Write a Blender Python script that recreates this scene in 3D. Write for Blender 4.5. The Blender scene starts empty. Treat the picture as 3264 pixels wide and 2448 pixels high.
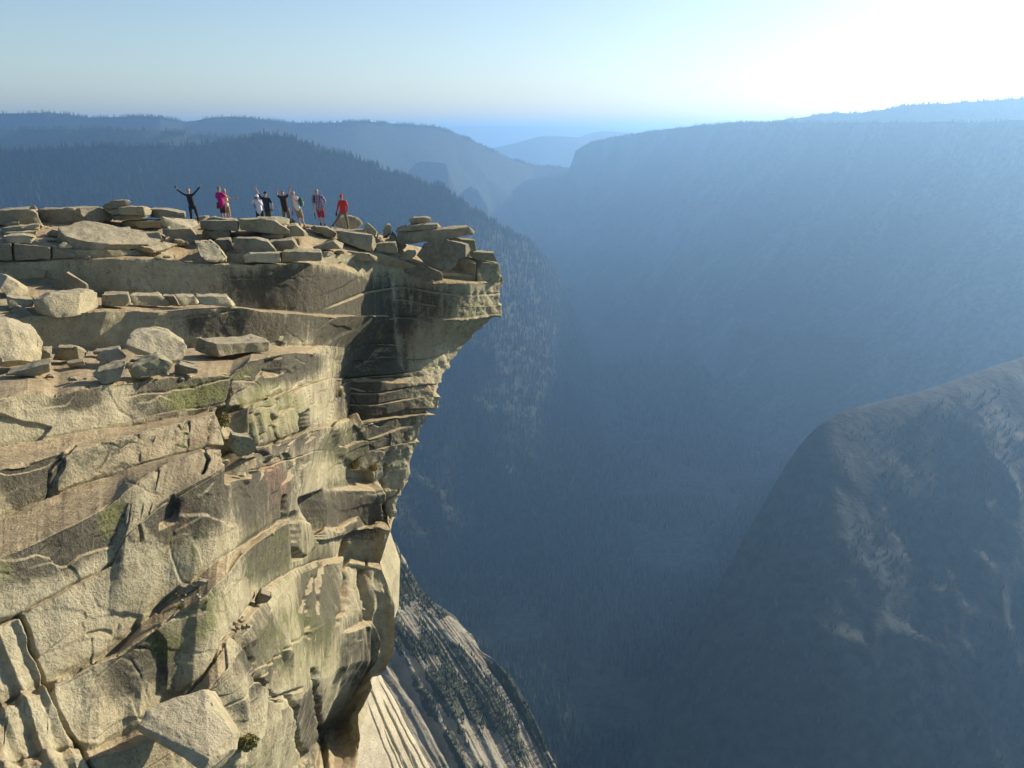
import bpy, bmesh, math, random
import numpy as np
from mathutils import Vector, Matrix
R = math.radians
scene = bpy.context.scene
COL = scene.collection

# ------------------------------------------------------------------ camera, sky, sun, exposure
F = 2715.0                      # focal length in photo pixels (3264 x 2448)
PITCH = R(16.5)
cam_d = bpy.data.cameras.new("camera"); cam = bpy.data.objects.new("camera", cam_d); COL.objects.link(cam)
cam.location = (0, 0, 0); cam.rotation_euler = (R(90) - PITCH, 0, 0)
cam_d.sensor_width = 36; cam_d.lens = 36 * F / 3264
cam_d.clip_start = 0.5; cam_d.clip_end = 80000
scene.camera = cam

SUN_AZ, SUN_EL = R(54), R(24)
world = bpy.data.worlds.new("World"); scene.world = world; world.use_nodes = True
wt = world.node_tree; wt.nodes.clear()
sky = wt.nodes.new("ShaderNodeTexSky"); sky.sky_type = 'NISHITA'; sky.sun_disc = False
sky.sun_elevation = SUN_EL; sky.sun_rotation = SUN_AZ
sky.altitude = 400; sky.air_density = 1.0; sky.dust_density = 0.9; sky.ozone_density = 1.7
bg = wt.nodes.new("ShaderNodeBackground"); bg.inputs[1].default_value = 0.087
wo = wt.nodes.new("ShaderNodeOutputWorld")
wt.links.new(sky.outputs[0], bg.inputs[0]); wt.links.new(bg.outputs[0], wo.inputs[0])

sun_d = bpy.data.lights.new("sun", 'SUN'); sun_d.energy = 5.0; sun_d.angle = R(0.5); sun_d.color = (1.0, 0.88, 0.72)
sun = bpy.data.objects.new("sun", sun_d); COL.objects.link(sun)
sv = Vector((math.sin(SUN_AZ)*math.cos(SUN_EL), math.cos(SUN_AZ)*math.cos(SUN_EL), math.sin(SUN_EL)))
sun.rotation_euler = sv.to_track_quat('Z', 'Y').to_euler()

scene.view_settings.view_transform = 'Standard'; scene.view_settings.look = 'None'
scene.view_settings.exposure = 0.78; scene.view_settings.gamma = 1.0
scene.cycles.max_bounces = 5; scene.cycles.diffuse_bounces = 3; scene.cycles.volume_bounces = 2
scene.cycles.use_denoising = True; scene.cycles.use_adaptive_sampling = True
scene.cycles.adaptive_threshold = 0.015

# ------------------------------------------------------------------ helpers
CP, SP = math.cos(PITCH), math.sin(PITCH)
def ray(x, y):
    a = (np.asarray(x, float) - 1632) / F; b = -(np.asarray(y, float) - 1224) / F
    return a, CP + SP*b, -SP + CP*b
def pt(x, y, d):
    """a place seen at photo pixel x, y whose distance along the ground is d metres"""
    rx, ry, rz = ray(x, y); t = np.asarray(d, float) / ry
    return np.stack(np.broadcast_arrays(rx*t, ry*t, rz*t), -1)
def proj(P):
    P = np.asarray(P, float)
    f = P[..., 1]*CP - P[..., 2]*SP; u = P[..., 1]*SP + P[..., 2]*CP
    return 1632 + F*P[..., 0]/f, 1224 - F*u/f

def _h(ix, iy, iz, s):
    n = (ix.astype(np.uint32)*np.uint32(374761393) + iy.astype(np.uint32)*np.uint32(668265263)
         + iz.astype(np.uint32)*np.uint32(2147483647 & 1274126177) + np.uint32((s*974634777 + 12345) & 0xffffffff))
    n = (n ^ (n >> np.uint32(13))) * np.uint32(1274126177)
    n = (n ^ (n >> np.uint32(16))) * np.uint32(2246822519)
    return ((n ^ (n >> np.uint32(15))).astype(np.float64)) / 4294967295.0
def noise3(p, s=0):
    p = np.asarray(p, float); i = np.floor(p).astype(np.int64); f = p - i
    w = f*f*f*(f*(f*6 - 15) + 10); r = 0
    for dx in (0, 1):
        for dy in (0, 1):
            for dz in (0, 1):
                r = r + (w[..., 0] if dx else 1-w[..., 0])*(w[..., 1] if dy else 1-w[..., 1])*(w[..., 2] if dz else 1-w[..., 2]) * _h(i[..., 0]+dx, i[..., 1]+dy, i[..., 2]+dz, s)
    return r*2 - 1
def fbm(p, s=0, o=4, g=0.5):
    r = 0; a = 1.0; p = np.asarray(p, float)
    for k in range(o):
        r = r + a*noise3(p*2.03**k + 17.3*k, s + k); a *= g
    return r
def vor2(u, v, s=0):
    """2-D cells: id hash, distance to the border, offset from the cell's centre"""
    iu, iv = np.floor(u).astype(np.int64), np.floor(v).astype(np.int64)
    z = np.zeros_like(iu); f1 = np.full(u.shape, 9.0); f2 = f1.copy(); cid = np.zeros(u.shape); cu = np.zeros(u.shape); cv = cu.copy()
    for a in (-1, 0, 1):
        for b in (-1, 0, 1):
            x = iu+a+0.15+0.7*_h(iu+a, iv+b, z, s); y = iv+b+0.15+0.7*_h(iu+a, iv+b, z+1, s)
            d = np.maximum(np.abs(u-x), np.abs(v-y))*0.6 + 0.4*np.hypot(u-x, v-y)
            n = d < f1
            f2 = np.where(n, f1, np.minimum(f2, d)); cid = np.where(n, _h(iu+a, iv+b, z+2, s), cid)
            cu = np.where(n, u-x, cu); cv = np.where(n, v-y, cv); f1 = np.where(n, d, f1)
    return cid, f2-f1, cu, cv
def sstep(a, b, x):
    t = np.clip((x-a)/(b-a), 0, 1); return t*t*(3-2*t)

def link(o): COL.objects.link(o); return o
def mesh_np(name, V, Fq, mat, parent=None, smooth=True, attrs=None):
    """one mesh object out of a vertex array and an (n,3) or (n,4) face array (or a list of them)"""
    me = bpy.data.meshes.new(name); Fl = Fq if isinstance(Fq, list) else [Fq]
    nl = sum(f.size for f in Fl); nf = sum(len(f) for f in Fl)
    me.vertices.add(len(V)); me.vertices.foreach_set("co", np.ascontiguousarray(V, np.float32).ravel())
    me.loops.add(nl); me.loops.foreach_set("vertex_index", np.concatenate([f.ravel() for f in Fl]).astype(np.int32))
    me.polygons.add(nf)
    tot = np.concatenate([np.full(len(f), f.shape[1]) for f in Fl]); st = np.concatenate([[0], np.cumsum(tot)[:-1]])
    me.polygons.foreach_set("loop_start", st.astype(np.int32))
    me.polygons.foreach_set("use_smooth", np.full(nf, smooth))
    me.update(calc_edges=True); me.validate()
    for k, a in (attrs or {}).items():
        at = me.attributes.new(k, 'FLOAT', 'POINT'); at.data.foreach_set("value", np.ascontiguousarray(a, np.float32).ravel())
    me.materials.append(mat)
    o = link(bpy.data.objects.new(name, me))
    if parent: o.parent = parent
    return o
def gridfaces(nr, nc):
    i = np.arange(nr*nc).reshape(nr, nc)
    return np.stack([i[:-1, :-1], i[1:, :-1], i[1:, 1:], i[:-1, 1:]], -1).reshape(-1, 4)
def tag(o, label=None, cat=None, group=None, kind=None):
    if label: o["label"] = label
    if cat: o["category"] = cat
    if group: o["group"] = group
    if kind: o["kind"] = kind
    return o

class NT:
    """small node-graph builder"""
    def __init__(s, name):
        s.m = bpy.data.materials.new(name); s.m.use_nodes = True; s.t = s.m.node_tree; s.t.nodes.clear()
        s.out = s.n("ShaderNodeOutputMaterial"); s.b = s.n("ShaderNodeBsdfPrincipled"); s.l(s.b.outputs[0], s.out.inputs[0])
        s.b.inputs["Roughness"].default_value = 0.9; s.b.inputs["Specular IOR Level"].default_value = 0.25
    def n(s, k, **kw):
        x = s.t.nodes.new(k)
        for a, b in kw.items(): setattr(x, a, b)
        return x
    def l(s, a, b): s.t.links.new(a, b)
    def put(s, v, sock):
        if hasattr(v, 'is_output'): s.l(v, sock)
        else: sock.default_value = v
    def math(s, op, a, b=0.0, c=None, clamp=False):
        x = s.n("ShaderNodeMath", operation=op, use_clamp=clamp); s.put(a, x.inputs[0]); s.put(b, x.inputs[1])
        if c is not None: s.put(c, x.inputs[2])
        return x.outputs[0]
    def coord(s, scale=(1, 1, 1)):
        if not hasattr(s, 'tc'): s.tc = s.n("ShaderNodeTexCoord")
        x = s.n("ShaderNodeMapping"); x.inputs["Scale"].default_value = scale; s.l(s.tc.outputs["Object"], x.inputs[0]); return x.outputs[0]
    def noise(s, vec, scale, detail=4, rough=0.55, dist=0.0):
        x = s.n("ShaderNodeTexNoise"); s.l(vec, x.inputs["Vector"]); x.inputs["Scale"].default_value = scale
        x.inputs["Detail"].default_value = detail; x.inputs["Roughness"].default_value = rough; x.inputs["Distortion"].default_value = dist
        return x.outputs[0]
    def ramp(s, v, a, b, lo=0.0, hi=1.0):
        x = s.n("ShaderNodeMapRange", interpolation_type='SMOOTHSTEP'); s.put(v, x.inputs[0]); x.inputs[1].default_value = a; x.inputs[2].default_value = b
        x.inputs[3].default_value = lo; x.inputs[4].default_value = hi; return x.outputs[0]
    def mix(s, f, a, b, mode='MIX'):
        x = s.n("ShaderNodeMix", data_type='RGBA', blend_type=mode); s.put(f, x.inputs[0])
        for v, k in ((a, 6), (b, 7)):
            s.put(v if hasattr(v, 'is_output') else (*v, 1.0), x.inputs[k])
        return x.outputs[2]
    def attr(s, name):
        return s.n("ShaderNodeAttribute", attribute_name=name).outputs["Fac"]
    def normz(s):
        g = s.n("ShaderNodeNewGeometry"); x = s.n("ShaderNodeSeparateXYZ"); s.l(g.outputs["Normal"], x.inputs[0]); return x.outputs[2]
    def bump(s, h, strength, dist):
        x = s.n("ShaderNodeBump"); x.inputs["Strength"].default_value = strength; x.inputs["Distance"].default_value = dist
        s.l(h, x.inputs["Height"]); s.l(x.outputs[0], s.b.inputs["Normal"])
    def color(s, c): s.put(c if hasattr(c, 'is_output') else (*c, 1.0), s.b.inputs["Base Color"])
def plain(name, c, rough=0.8, var=0.12, scale=30):
    n = NT(name); k = n.noise(n.coord(), scale, 3)
    n.color(n.mix(k, tuple(x*(1-var) for x in c), tuple(min(1, x*(1+var)) for x in c))); n.b.inputs["Roughness"].default_value = rough
    return n.m
# ------------------------------------------------------------------ far terrain
rng = np.random.default_rng(7)
FLOOR = -1350.0
K = 3264/2212                    # ridge lines below were read off a 2212 px wide view of the photo
def m_wild(name, forest, rock, lo, hi, stretch=(1, 1, 1), sc=0.004, bs=0.7):
    """forested mountainside with bare rock where its slope or its own patches show it"""
    n = NT(name); v = n.coord(stretch)
    big = n.noise(v, sc, 6, 0.6); fine = n.noise(n.coord(), 0.045, 4, 0.7)
    patch = n.ramp(n.math('ADD', n.math('MULTIPLY', big, 0.75), n.math('MULTIPLY', fine, 0.25)), lo, hi)
    trees = n.mix(n.ramp(fine, 0.35, 0.65), tuple(x*0.55 for x in forest), tuple(x*1.3 for x in forest))
    n.color(n.mix(patch, trees, rock)); n.bump(fine, bs, 14.0)
    return n.m
M_SLOPE = m_wild("forested_slope", (0.030, 0.037, 0.022), (0.10, 0.095, 0.08), 0.72, 0.90)
M_FLOOR = m_wild("forest_floor", (0.040, 0.046, 0.026), (0.085, 0.078, 0.05), 0.66, 0.85, sc=0.006)
M_ROCKY = m_wild("rocky_slope", (0.030, 0.034, 0.022), (0.115, 0.105, 0.09), 0.58, 0.80, sc=0.005, bs=0.3)
M_WALL = m_wild("granite_wall", (0.030, 0.037, 0.022), (0.105, 0.10, 0.088), 0.47, 0.64, (1, 1, 0.35), 0.0024)

def ridge(name, pts, fdir, sf, sb, mat, n=260, rows=70, amp=90, wl=900, floor=FLOOR-30, seed=1, prof=0.85, soft=0):
    """a mountain: its skyline, one slope towards fdir, one slope behind"""
    P = np.array([pt(x*K, y*K, d) for x, y, d in pts]); seg = np.linalg.norm(np.diff(P, axis=0), axis=1); s = np.concatenate([[0], np.cumsum(seg)])
    q = np.linspace(0, s[-1], n); L = np.stack([np.interp(q, s, P[:, k]) for k in range(3)], -1)
    L[:, 2] += 0.05*amp*fbm(np.stack([q/wl*5, q*0, q*0], -1), seed)
    for _ in range(soft): L[1:-1] = 0.25*L[:-2]+0.5*L[1:-1]+0.25*L[2:]
    f = np.array(fdir, float); f /= np.linalg.norm(f); H = np.maximum(L[:, 2] - floor, 30)
    out = []
    for side, sl, nr in ((-1, sb, 16), (1, sf, rows)):
        W = H/math.tan(R(sl)); ts = np.linspace(0, 1, nr)
        for t in (ts[::-1] if side < 0 else ts[1:]):
            row = L.copy(); row[:, :2] += side*f[None]*(W*t)[:, None]; row[:, 2] = L[:, 2] - H*t**prof
            g = 1 - np.abs(fbm(np.stack([row[:, 0]/wl, row[:, 1]/wl, row[:, 2]/wl*0.6], -1), seed+9, 5))*1.6
            row[:, 2] += amp*(g-0.75)*min(1, t*3.0)*(1 if t < 0.9 else (1-t)*10) - 0.25*amp*min(1, t*8)
            out.append(row)
    G = np.stack(out); o = mesh_np(name, G.reshape(-1, 3), gridfaces(*G.shape[:2]), mat)
    tag(o, kind="structure"); return G
def scatter(G, count, hmax=None, lo=0.0, hi=1.0):
    """random points on the front slope of a grid, area weighted"""
    A = G[:-1, :-1]; B = G[1:, :-1]; C = G[:-1, 1:]
    nr = len(A); r0, r1 = int(lo*nr), int(hi*nr); A, B, C = A[r0:r1], B[r0:r1], C[r0:r1]
    ar = np.linalg.norm(np.cross((B-A), (C-A)), axis=-1).ravel(); k = rng.choice(len(ar), count, p=ar/ar.sum())
    u, v = rng.random((2, count, 1)); a, b, c = (X.reshape(-1, 3)[k] for X in (A, B, C))
    return a + (b-a)*u + (c-a)*v

g_far2 = ridge("distant_ridge", [(700, 276, 30000), (900, 277, 30000), (1000, 272, 30000), (1200, 275, 30000), (1420, 279, 30000), (1700, 276, 30000)], (0, -1), 22, 30, M_SLOPE, n=80, rows=14, floor=-1700)
g_far = ridge("distant_ridge", [(1000, 335, 15500), (1060, 322, 15500), (1100, 312, 15500), (1170, 294, 15500), (1215, 294, 15500), (1250, 297, 15500), (1270, 288, 15800), (1310, 283, 16000), (1420, 290, 16500), (1600, 290, 16500)], (0, -1), 24, 30, M_SLOPE, n=120, rows=30, seed=3)
g_m2 = ridge("far_ridge", [(-500, 262, 6900), (-200, 250, 6900), (-60, 243, 6900), (0, 246, 6900), (100, 243, 6900), (200, 256, 7000), (260, 252, 7000), (345, 252, 7000), (400, 261, 7150), (500, 252, 7300), (560, 258, 7300), (660, 267, 7450), (760, 263, 7600), (860, 266, 7900), (950, 276, 8150), (1010, 297, 8300), (1060, 322, 8450), (1110, 343, 8650), (1150, 356, 8850), (1240, 362, 9150), (1330, 400, 9400)], (0.25, -1), 33, 30, M_SLOPE, n=420, rows=60, amp=130, seed=5)
g_sp = ridge("rock_spires", [(840, 420, 6900), (880, 372, 6900), (897, 352, 6900), (930, 350, 6900), (966, 354, 6900), (975, 380, 6900), (988, 425, 6900), (1003, 410, 6800), (1018, 402, 6800), (1034, 412, 6800), (1052, 440, 6800), (1068, 490, 6800)], (0.3, -1), 58, 50, M_ROCKY, n=120, rows=50, amp=70, wl=300, seed=8)
g_elc = ridge("mountain", [(1040, 520, 10800), (1075, 485, 10400), (1120, 458, 10000), (1170, 428, 9600), (1215, 395, 9300), (1233, 374, 9100), (1238, 348, 9050), (1243, 326, 9000), (1275, 308, 8900), (1330, 293, 8600), (1420, 282, 8100), (1500, 270, 7600), (1580, 266, 7100), (1650, 262, 6600), (1760, 266, 5900), (1900, 263, 5100), (2050, 264, 4500), (2212, 260, 4000), (2500, 262, 3600), (2900, 275, 3200)], (-0.55, -0.85), 38, 30, M_WALL, n=420, rows=90, amp=150, wl=1100, seed=11)
g_rr = ridge("far_ridge", [(1500, 285, 8500), (1670, 262, 8000), (1780, 246, 7200), (1860, 243, 6700), (1950, 229, 6200), (2060, 222, 5800), (2212, 211, 5400), (2500, 210, 5000), (2900, 225, 4700)], (-0.3, -1), 30, 30, M_SLOPE, n=240, rows=40, seed=13)
g_m1b = ridge("mountain", [(-600, 285, 5200), (-250, 275, 5200), (0, 277, 5200), (110, 280, 5200), (230, 277, 5200), (360, 284, 5200), (480, 296, 5300), (620, 306, 5400), (760, 330, 5600)], (0.3, -1), 24, 25, M_SLOPE, n=260, rows=40, seed=15)
g_m1 = ridge("mountain", [(-700, 345, 3300), (-200, 335, 3500), (0, 325, 3600), (150, 318, 3700), (300, 316, 3800), (420, 314, 3900), (500, 306, 3950), (540, 297, 4000), (570, 291, 4000), (600, 290, 4000), (630, 297, 4000), (660, 308, 4000), (700, 325, 4000), (800, 354, 4000), (900, 386, 3980), (930, 400, 3950), (950, 396, 3950), (965, 412, 3940), (1000, 438, 3900), (1060, 478, 3950), (1140, 522, 4250), (1190, 572, 4700), (1230, 640, 5000), (1262, 720, 5100), (1290, 810, 5200)], (0.25, -1), 36, 32, M_SLOPE, n=520, rows=110, amp=120, wl=800, seed=17)

# the near right-hand shoulder with its bare crest, and the bare apron below the cliff
g_m7 = ridge("rocky_shoulder", [(2900, 560, 2300), (2500, 672, 2100), (2330, 730, 1950), (2212, 772, 1850), (2100, 806, 1780), (2000, 842, 1720), (1900, 868, 1670), (1810, 884, 1630), (1765, 902, 1600), (1735, 945, 1580), (1700, 990, 1560), (1665, 1060, 1540), (1640, 1110, 1520), (1590, 1190, 1480), (1540, 1285, 1440), (1480, 1395, 1390), (1410, 1545, 1330), (1350, 1670, 1290), (1300, 1780, 1260)], (-0.25, -1), 46, 52, M_ROCKY, n=420, rows=130, amp=42, wl=380, seed=23, floor=FLOOR-60, prof=1.45, soft=260)

# valley floor: one sheet to the horizon, finer where it is seen
ys = np.concatenate([[-12000, -3000, -400], np.linspace(300, 4200, 220), np.geomspace(4300, 40000, 60)])
xs = np.concatenate([-np.geomspace(38000, 3200, 26), np.linspace(-3000, 3000, 200), np.geomspace(3200, 38000, 26)])
X, Y = np.meshgrid(xs, ys); Pn = np.stack([X/700, Y/700, X*0], -1)
Z = FLOOR + 70*fbm(Pn, 31, 4) + 9*fbm(Pn*9, 33, 3)
g_floor = np.stack([X, Y, Z], -1)
tag(mesh_np("valley_floor", g_floor.reshape(-1, 3), gridfaces(*X.shape)[:, ::-1], M_FLOOR), kind="structure")

# ------------------------------------------------------------------ forest: too many trees to count, one object
def tree_np(P, h, seed, k=5):
    """tapered conifers, three ragged tiers each, as one vertex / face array"""
    r = np.random.default_rng(seed); n = len(P); V = []; Fc = []; off = 0
    rot = r.random(n)*6.28
    for z0, z1, w in ((0.02, 0.55, 0.17), (0.32, 0.8, 0.125), (0.6, 1.0, 0.075)):
        a = rot[:, None] + np.arange(k)[None]*(2*math.pi/k) + z0*9
        rad = (h*w)[:, None]*(0.65 + 0.7*r.random((n, k))); zz = (h*z0)[:, None] + (h*0.10)[:, None]*(r.random((n, k)) - 0.5)
        ring = np.stack([P[:, 0:1]+rad*np.cos(a), P[:, 1:2]+rad*np.sin(a), P[:, 2:3]+zz], -1)
        tip = P + np.stack([h*0.02*r.standard_normal(n), h*0.02*r.standard_normal(n), h*z1], -1)
        V.append(np.concatenate([ring, tip[:, None]], 1).reshape(-1, 3))
        b = off + np.arange(n)[:, None]*(k+1); i = np.arange(k)
        Fc.append(np.stack([b+i, b+(i+1) % k, np.broadcast_to(b+k, (n, k))], -1).reshape(-1, 3)); off += n*(k+1)
    tint = np.tile(np.repeat(r.random(n), k+1), 3)
    return np.concatenate(V), np.concatenate(Fc), tint
n = NT("conifer_foliage"); t = n.attr("tint"); fo = n.noise(n.coord(), 0.25, 2)
c = n.mix(t, (0.018, 0.028, 0.015), (0.095, 0.105, 0.045)); c = n.mix(n.ramp(t, 0.965, 0.99), c, (0.12, 0.085, 0.035))
n.color(n.mix(n.math('MULTIPLY', fo, 0.5), c, (0.02, 0.028, 0.016))); M_TREE = n.m
def grow(name, sets):
    Vs, Fs, Ts, off = [], [], [], 0
    for i, (P, h0, h1) in enumerate(sets):
        P = P.copy(); P[:, 2] -= 1.0; V, f, t = tree_np(P, rng.uniform(h0, h1, len(P)), 100+i); t = t*(0.3 if i == 1 else 0.95); Vs.append(V); Fs.append(f+off); Ts.append(t); off += len(V)
    o = mesh_np(name, np.concatenate(Vs), np.concatenate(Fs), M_TREE, smooth=False, attrs={"tint": np.concatenate(Ts)})
    return tag(o, "dark conifer forest covering the valley floor and mountainsides", "forest", kind="stuff")
def visible(P, x0=-150, x1=3400, y1=2700):
    x, y = proj(P); return P[(x > x0) & (x < x1) & (y < y1) & (P[:, 1] > 100)]
N = 60000
px = rng.uniform(-2300, 2700, N*3); py = 900 + 4200*rng.random(N*3)**1.5; fp = np.stack([px, py, np.zeros_like(px)], -1)
dens = fbm(fp/260 + 3, 41, 3); fp = fp[dens > -0.6 + 0.4*rng.random(len(fp))]
fp[:, 2] = FLOOR + 70*fbm(np.stack([fp[:, 0]/700, fp[:, 1]/700, fp[:, 0]*0], -1), 31, 4); fp = visible(fp, 1100, 2700)[:N]
def crest(G, count, jit):
    L = G[15]; k = rng.random(count*3)*(len(L)-1.001); k = k[fbm(np.stack([k/6, k*0, k*0], -1), 57, 3) > rng.uniform(-0.7, 0.5, len(k))][:count]; count = len(k); i = k.astype(int); f = (k-i)[:, None]
    P = L[i]*(1-f) + L[i+1]*f; P[:, 1] -= np.abs(rng.normal(0, jit, count)); P[:, 2] -= 2; return P
m7 = scatter(g_m7, 9000, lo=0.16); keep = fbm(m7/160, 51, 3) > -0.2
grow("forest", [(fp, 20, 44), (visible(scatter(g_m1, 34000, lo=0.12)), 18, 38), (visible(crest(g_m1, 1300, 8), x1=2000), 8, 27),
                (visible(crest(g_m1b, 900, 10)), 9, 30), (visible(crest(g_m2, 1500, 14)), 8, 30), (visible(crest(g_elc, 1100, 14)), 7, 24), (visible(crest(g_rr, 900, 14)), 8, 26),
                (visible(m7[keep]), 6, 17)])
# ------------------------------------------------------------------ the cliff: ledges and risers, top to bottom
# each row: (kind of surface below it, [(photo x, photo y), ...]); T = ledge top running towards the viewer, R = riser
ROWS = [
 ("B", [(-400, 765), (600, 800), (1000, 800), (1250, 835), (1400, 845), (1560, 862)]),
 ("T", [(-400, 705), (0, 697), (300, 692), (628, 706), (850, 704), (960, 714), (1034, 722), (1111, 733), (1200, 742), (1300, 780), (1420, 800), (1562, 838)]),
 ("R", [(-400, 790), (0, 779), (150, 785), (250, 800), (500, 800), (600, 812), (777, 812), (897, 803), (1028, 806), (1200, 812), (1240, 820), (1330, 850), (1400, 868), (1598, 882)]),
 ("T", [(-400, 840), (0, 830), (180, 826), (400, 818), (500, 822), (600, 832), (700, 836), (897, 838), (1028, 838), (1200, 846), (1260, 855), (1340, 872), (1420, 886), (1600, 893)]),
 ("R", [(-400, 848), (0, 838), (185, 833), (390, 826), (560, 826), (600, 836), (660, 842), (900, 842), (1030, 842), (1070, 850), (1120, 872), (1160, 884), (1250, 894), (1410, 903), (1602, 899)]),
 ("T", [(-400, 900), (0, 892), (170, 905), (300, 945), (450, 968), (600, 972), (745, 974), (850, 985), (1003, 1000), (1190, 1006), (1300, 1012), (1470, 1016), (1583, 1000)]),
 ("R", [(-400, 1015), (0, 1010), (130, 1008), (250, 1000), (330, 994), (450, 993), (565, 991), (660, 984), (745, 981), (850, 992), (1003, 1005), (1190, 1010), (1300, 1016), (1470, 1020), (1580, 1012)]),
 ("T", [(-400, 1140), (0, 1130), (150, 1120), (390, 1118), (583, 1110), (720, 1105), (800, 1100), (860, 1098), (1000, 1104), (1100, 1108), (1200, 1106), (1300, 1104), (1400, 1101), (1484, 1097)]),
 ("R", [(-400, 1345), (0, 1272), (86, 1254), (180, 1263), (271, 1240), (380, 1222), (560, 1200), (728, 1193), (760, 1175), (790, 1150), (850, 1136), (930, 1127), (990, 1128), (1030, 1140), (1100, 1150), (1200, 1154), (1300, 1156), (1442, 1160)]),
 ("T", [(-400, 1506), (0, 1426), (180, 1394), (452, 1353), (678, 1312), (760, 1298), (800, 1287), (900, 1258), (1000, 1220), (1050, 1205), (1100, 1204), (1200, 1204), (1300, 1202), (1413, 1196)]),
 ("R", [(-400, 1597), (0, 1493), (104, 1475), (253, 1434), (407, 1389), (579, 1349), (640, 1330), (700, 1316), (760, 1303), (800, 1291), (900, 1262), (1000, 1224), (1050, 1209), (1100, 1214), (1200, 1218), (1300, 1220), (1398, 1222)]),
 ("T", [(-400, 1830), (0, 1652), (154, 1584), (407, 1498), (560, 1455), (651, 1434), (712, 1437), (745, 1450), (835, 1424), (993, 1369), (1142, 1341), (1250, 1326), (1378, 1310)]),
 ("R", [(-400, 1910), (0, 1769), (113, 1733), (249, 1672), (330, 1622), (400, 1568), (470, 1518), (540, 1480), (651, 1439), (712, 1443), (745, 1456), (835, 1430), (993, 1373), (1142, 1346), (1250, 1332), (1376, 1318)]),
 ("R", [(-400, 2150), (0, 1987), (63, 1966), (200, 1890), (312, 1834), (357, 1802), (400, 1712), (515, 1610), (600, 1560), (720, 1490), (803, 1500), (850, 1492), (916, 1470), (1000, 1440), (1100, 1436), (1200, 1440), (1318, 1440)]),
 ("T", [(-400, 2420), (0, 2260), (145, 2182), (298, 2114), (380, 2073), (452, 1992), (556, 1901), (692, 1793), (841, 1698), (932, 1651), (1000, 1680), (1060, 1695), (1120, 1676), (1200, 1660), (1254, 1644)]),
 ("R", [(-400, 2440), (0, 2280), (150, 2200), (300, 2122), (370, 2092), (439, 2050), (497, 2006), (655, 1901), (723, 1834), (768, 1768), (860, 1703), (940, 1657), (1000, 1690), (1060, 1708), (1120, 1690), (1200, 1676), (1246, 1690)]),
 ("T", [(-400, 2600), (0, 2450), (170, 2400), (300, 2390), (400, 2350), (460, 2310), (560, 2230), (640, 2164), (700, 2080), (741, 2010), (782, 1947), (832, 1892), (940, 1820), (1010, 1790), (1100, 1770), (1210, 1795)]),
 ("R", [(-400, 2620), (0, 2470), (170, 2420), (300, 2415), (400, 2390), (500, 2345), (600, 2275), (680, 2190), (760, 2085), (832, 2000), (881, 1924), (940, 1840), (1010, 1806), (1100, 1788), (1218, 1812)]),
 ("R", [(-400, 2760), (0, 2600), (300, 2560), (500, 2440), (700, 2300), (850, 2130), (1000, 2010), (1120, 1950), (1259, 1930)]),
 ("R", [(-400, 2950), (0, 2760), (400, 2640), (700, 2480), (850, 2330), (1000, 2190), (1130, 2100), (1254, 2085)]),
 ("B", [(-400, 3150), (0, 2960), (400, 2840), (800, 2640), (950, 2440), (1050, 2310), (1148, 2280)]),
 ("B", [(-400, 3400), (0, 3200), (400, 3100), (800, 2900), (950, 2720), (1060, 2580), (1140, 2455)]),
]
# known distances: (row, x, metres)
ANCH = [(0, 0, 66), (0, 800, 68), (0, 1400, 62), (1, -400, 39), (1, 0, 40.5), (1, 300, 43), (1, 628, 46.5), (1, 850, 47.5), (1, 1034, 48.5), (1, 1111, 48.5), (1, 1300, 50), (1, 1562, 52), (2, -400, 34), (2, 0, 35), (2, 600, 39), (2, 1028, 43), (2, 1400, 48.5), (2, 1598, 50.5), (4, 1120, 43), (4, 1250, 47), (4, 1600, 50.5), (6, 1250, 46.5), (6, 1579, 50), (7, 1100, 44), (7, 1484, 50), (8, 850, 27), (8, 1000, 33), (10, 800, 24), (10, 1000, 31), (12, 835, 24), (12, 993, 30), (13, 1000, 28.5), (8, 1100, 44.5), (8, 1300, 46.8), (9, 1100, 44.3), (10, 1100, 44), (10, 1300, 46.2), (11, 1100, 43.8), (12, 1100, 43.5), (12, 1300, 45.5), (13, 1100, 41.5), (13, 1318, 45), (13, 1200, 43.5), (14, 932, 23.5), (14, 1254, 42.5), (15, 860, 20.5), (15, 1200, 39.5), (16, 940, 22.5), (16, 1210, 39.5), (17, 881, 19.5), (17, 1218, 39), (18, 1000, 25.5), (18, 1259, 38.5), (19, 1000, 26), (19, 1254, 37.5), (20, 800, 19), (20, 1148, 34), (21, 0, 9.3), (21, 800, 20), (21, 1140, 33), (4, -380, 33.6), (5, -380, 33.5), (6, -380, 27.2), (7, -380, 27.099999999999998), (4, -150, 33.9), (5, -150, 33.8), (6, -150, 27.6), (7, -150, 27.5), (4, 0, 34.2), (5, 0, 34.1), (6, 0, 28.0), (7, 0, 27.9), (4, 165, 34.6), (5, 165, 34.5), (6, 165, 28.4), (7, 165, 28.299999999999997), (4, 330, 35.0), (5, 330, 34.9), (6, 330, 28.9), (7, 330, 28.799999999999997), (4, 500, 35.5), (5, 500, 35.4), (6, 500, 29.5), (7, 500, 29.4), (4, 660, 36.0), (5, 660, 35.9), (6, 660, 30.2), (7, 660, 30.099999999999998), (4, 800, 36.7), (5, 800, 36.6), (6, 800, 31.2), (7, 800, 31.099999999999998), (4, 900, 37.4), (5, 900, 37.3), (6, 900, 32.6), (7, 900, 32.5), (4, 1000, 38.8), (5, 1000, 38.699999999999996), (6, 1000, 36.0), (7, 1000, 35.9)]
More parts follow.
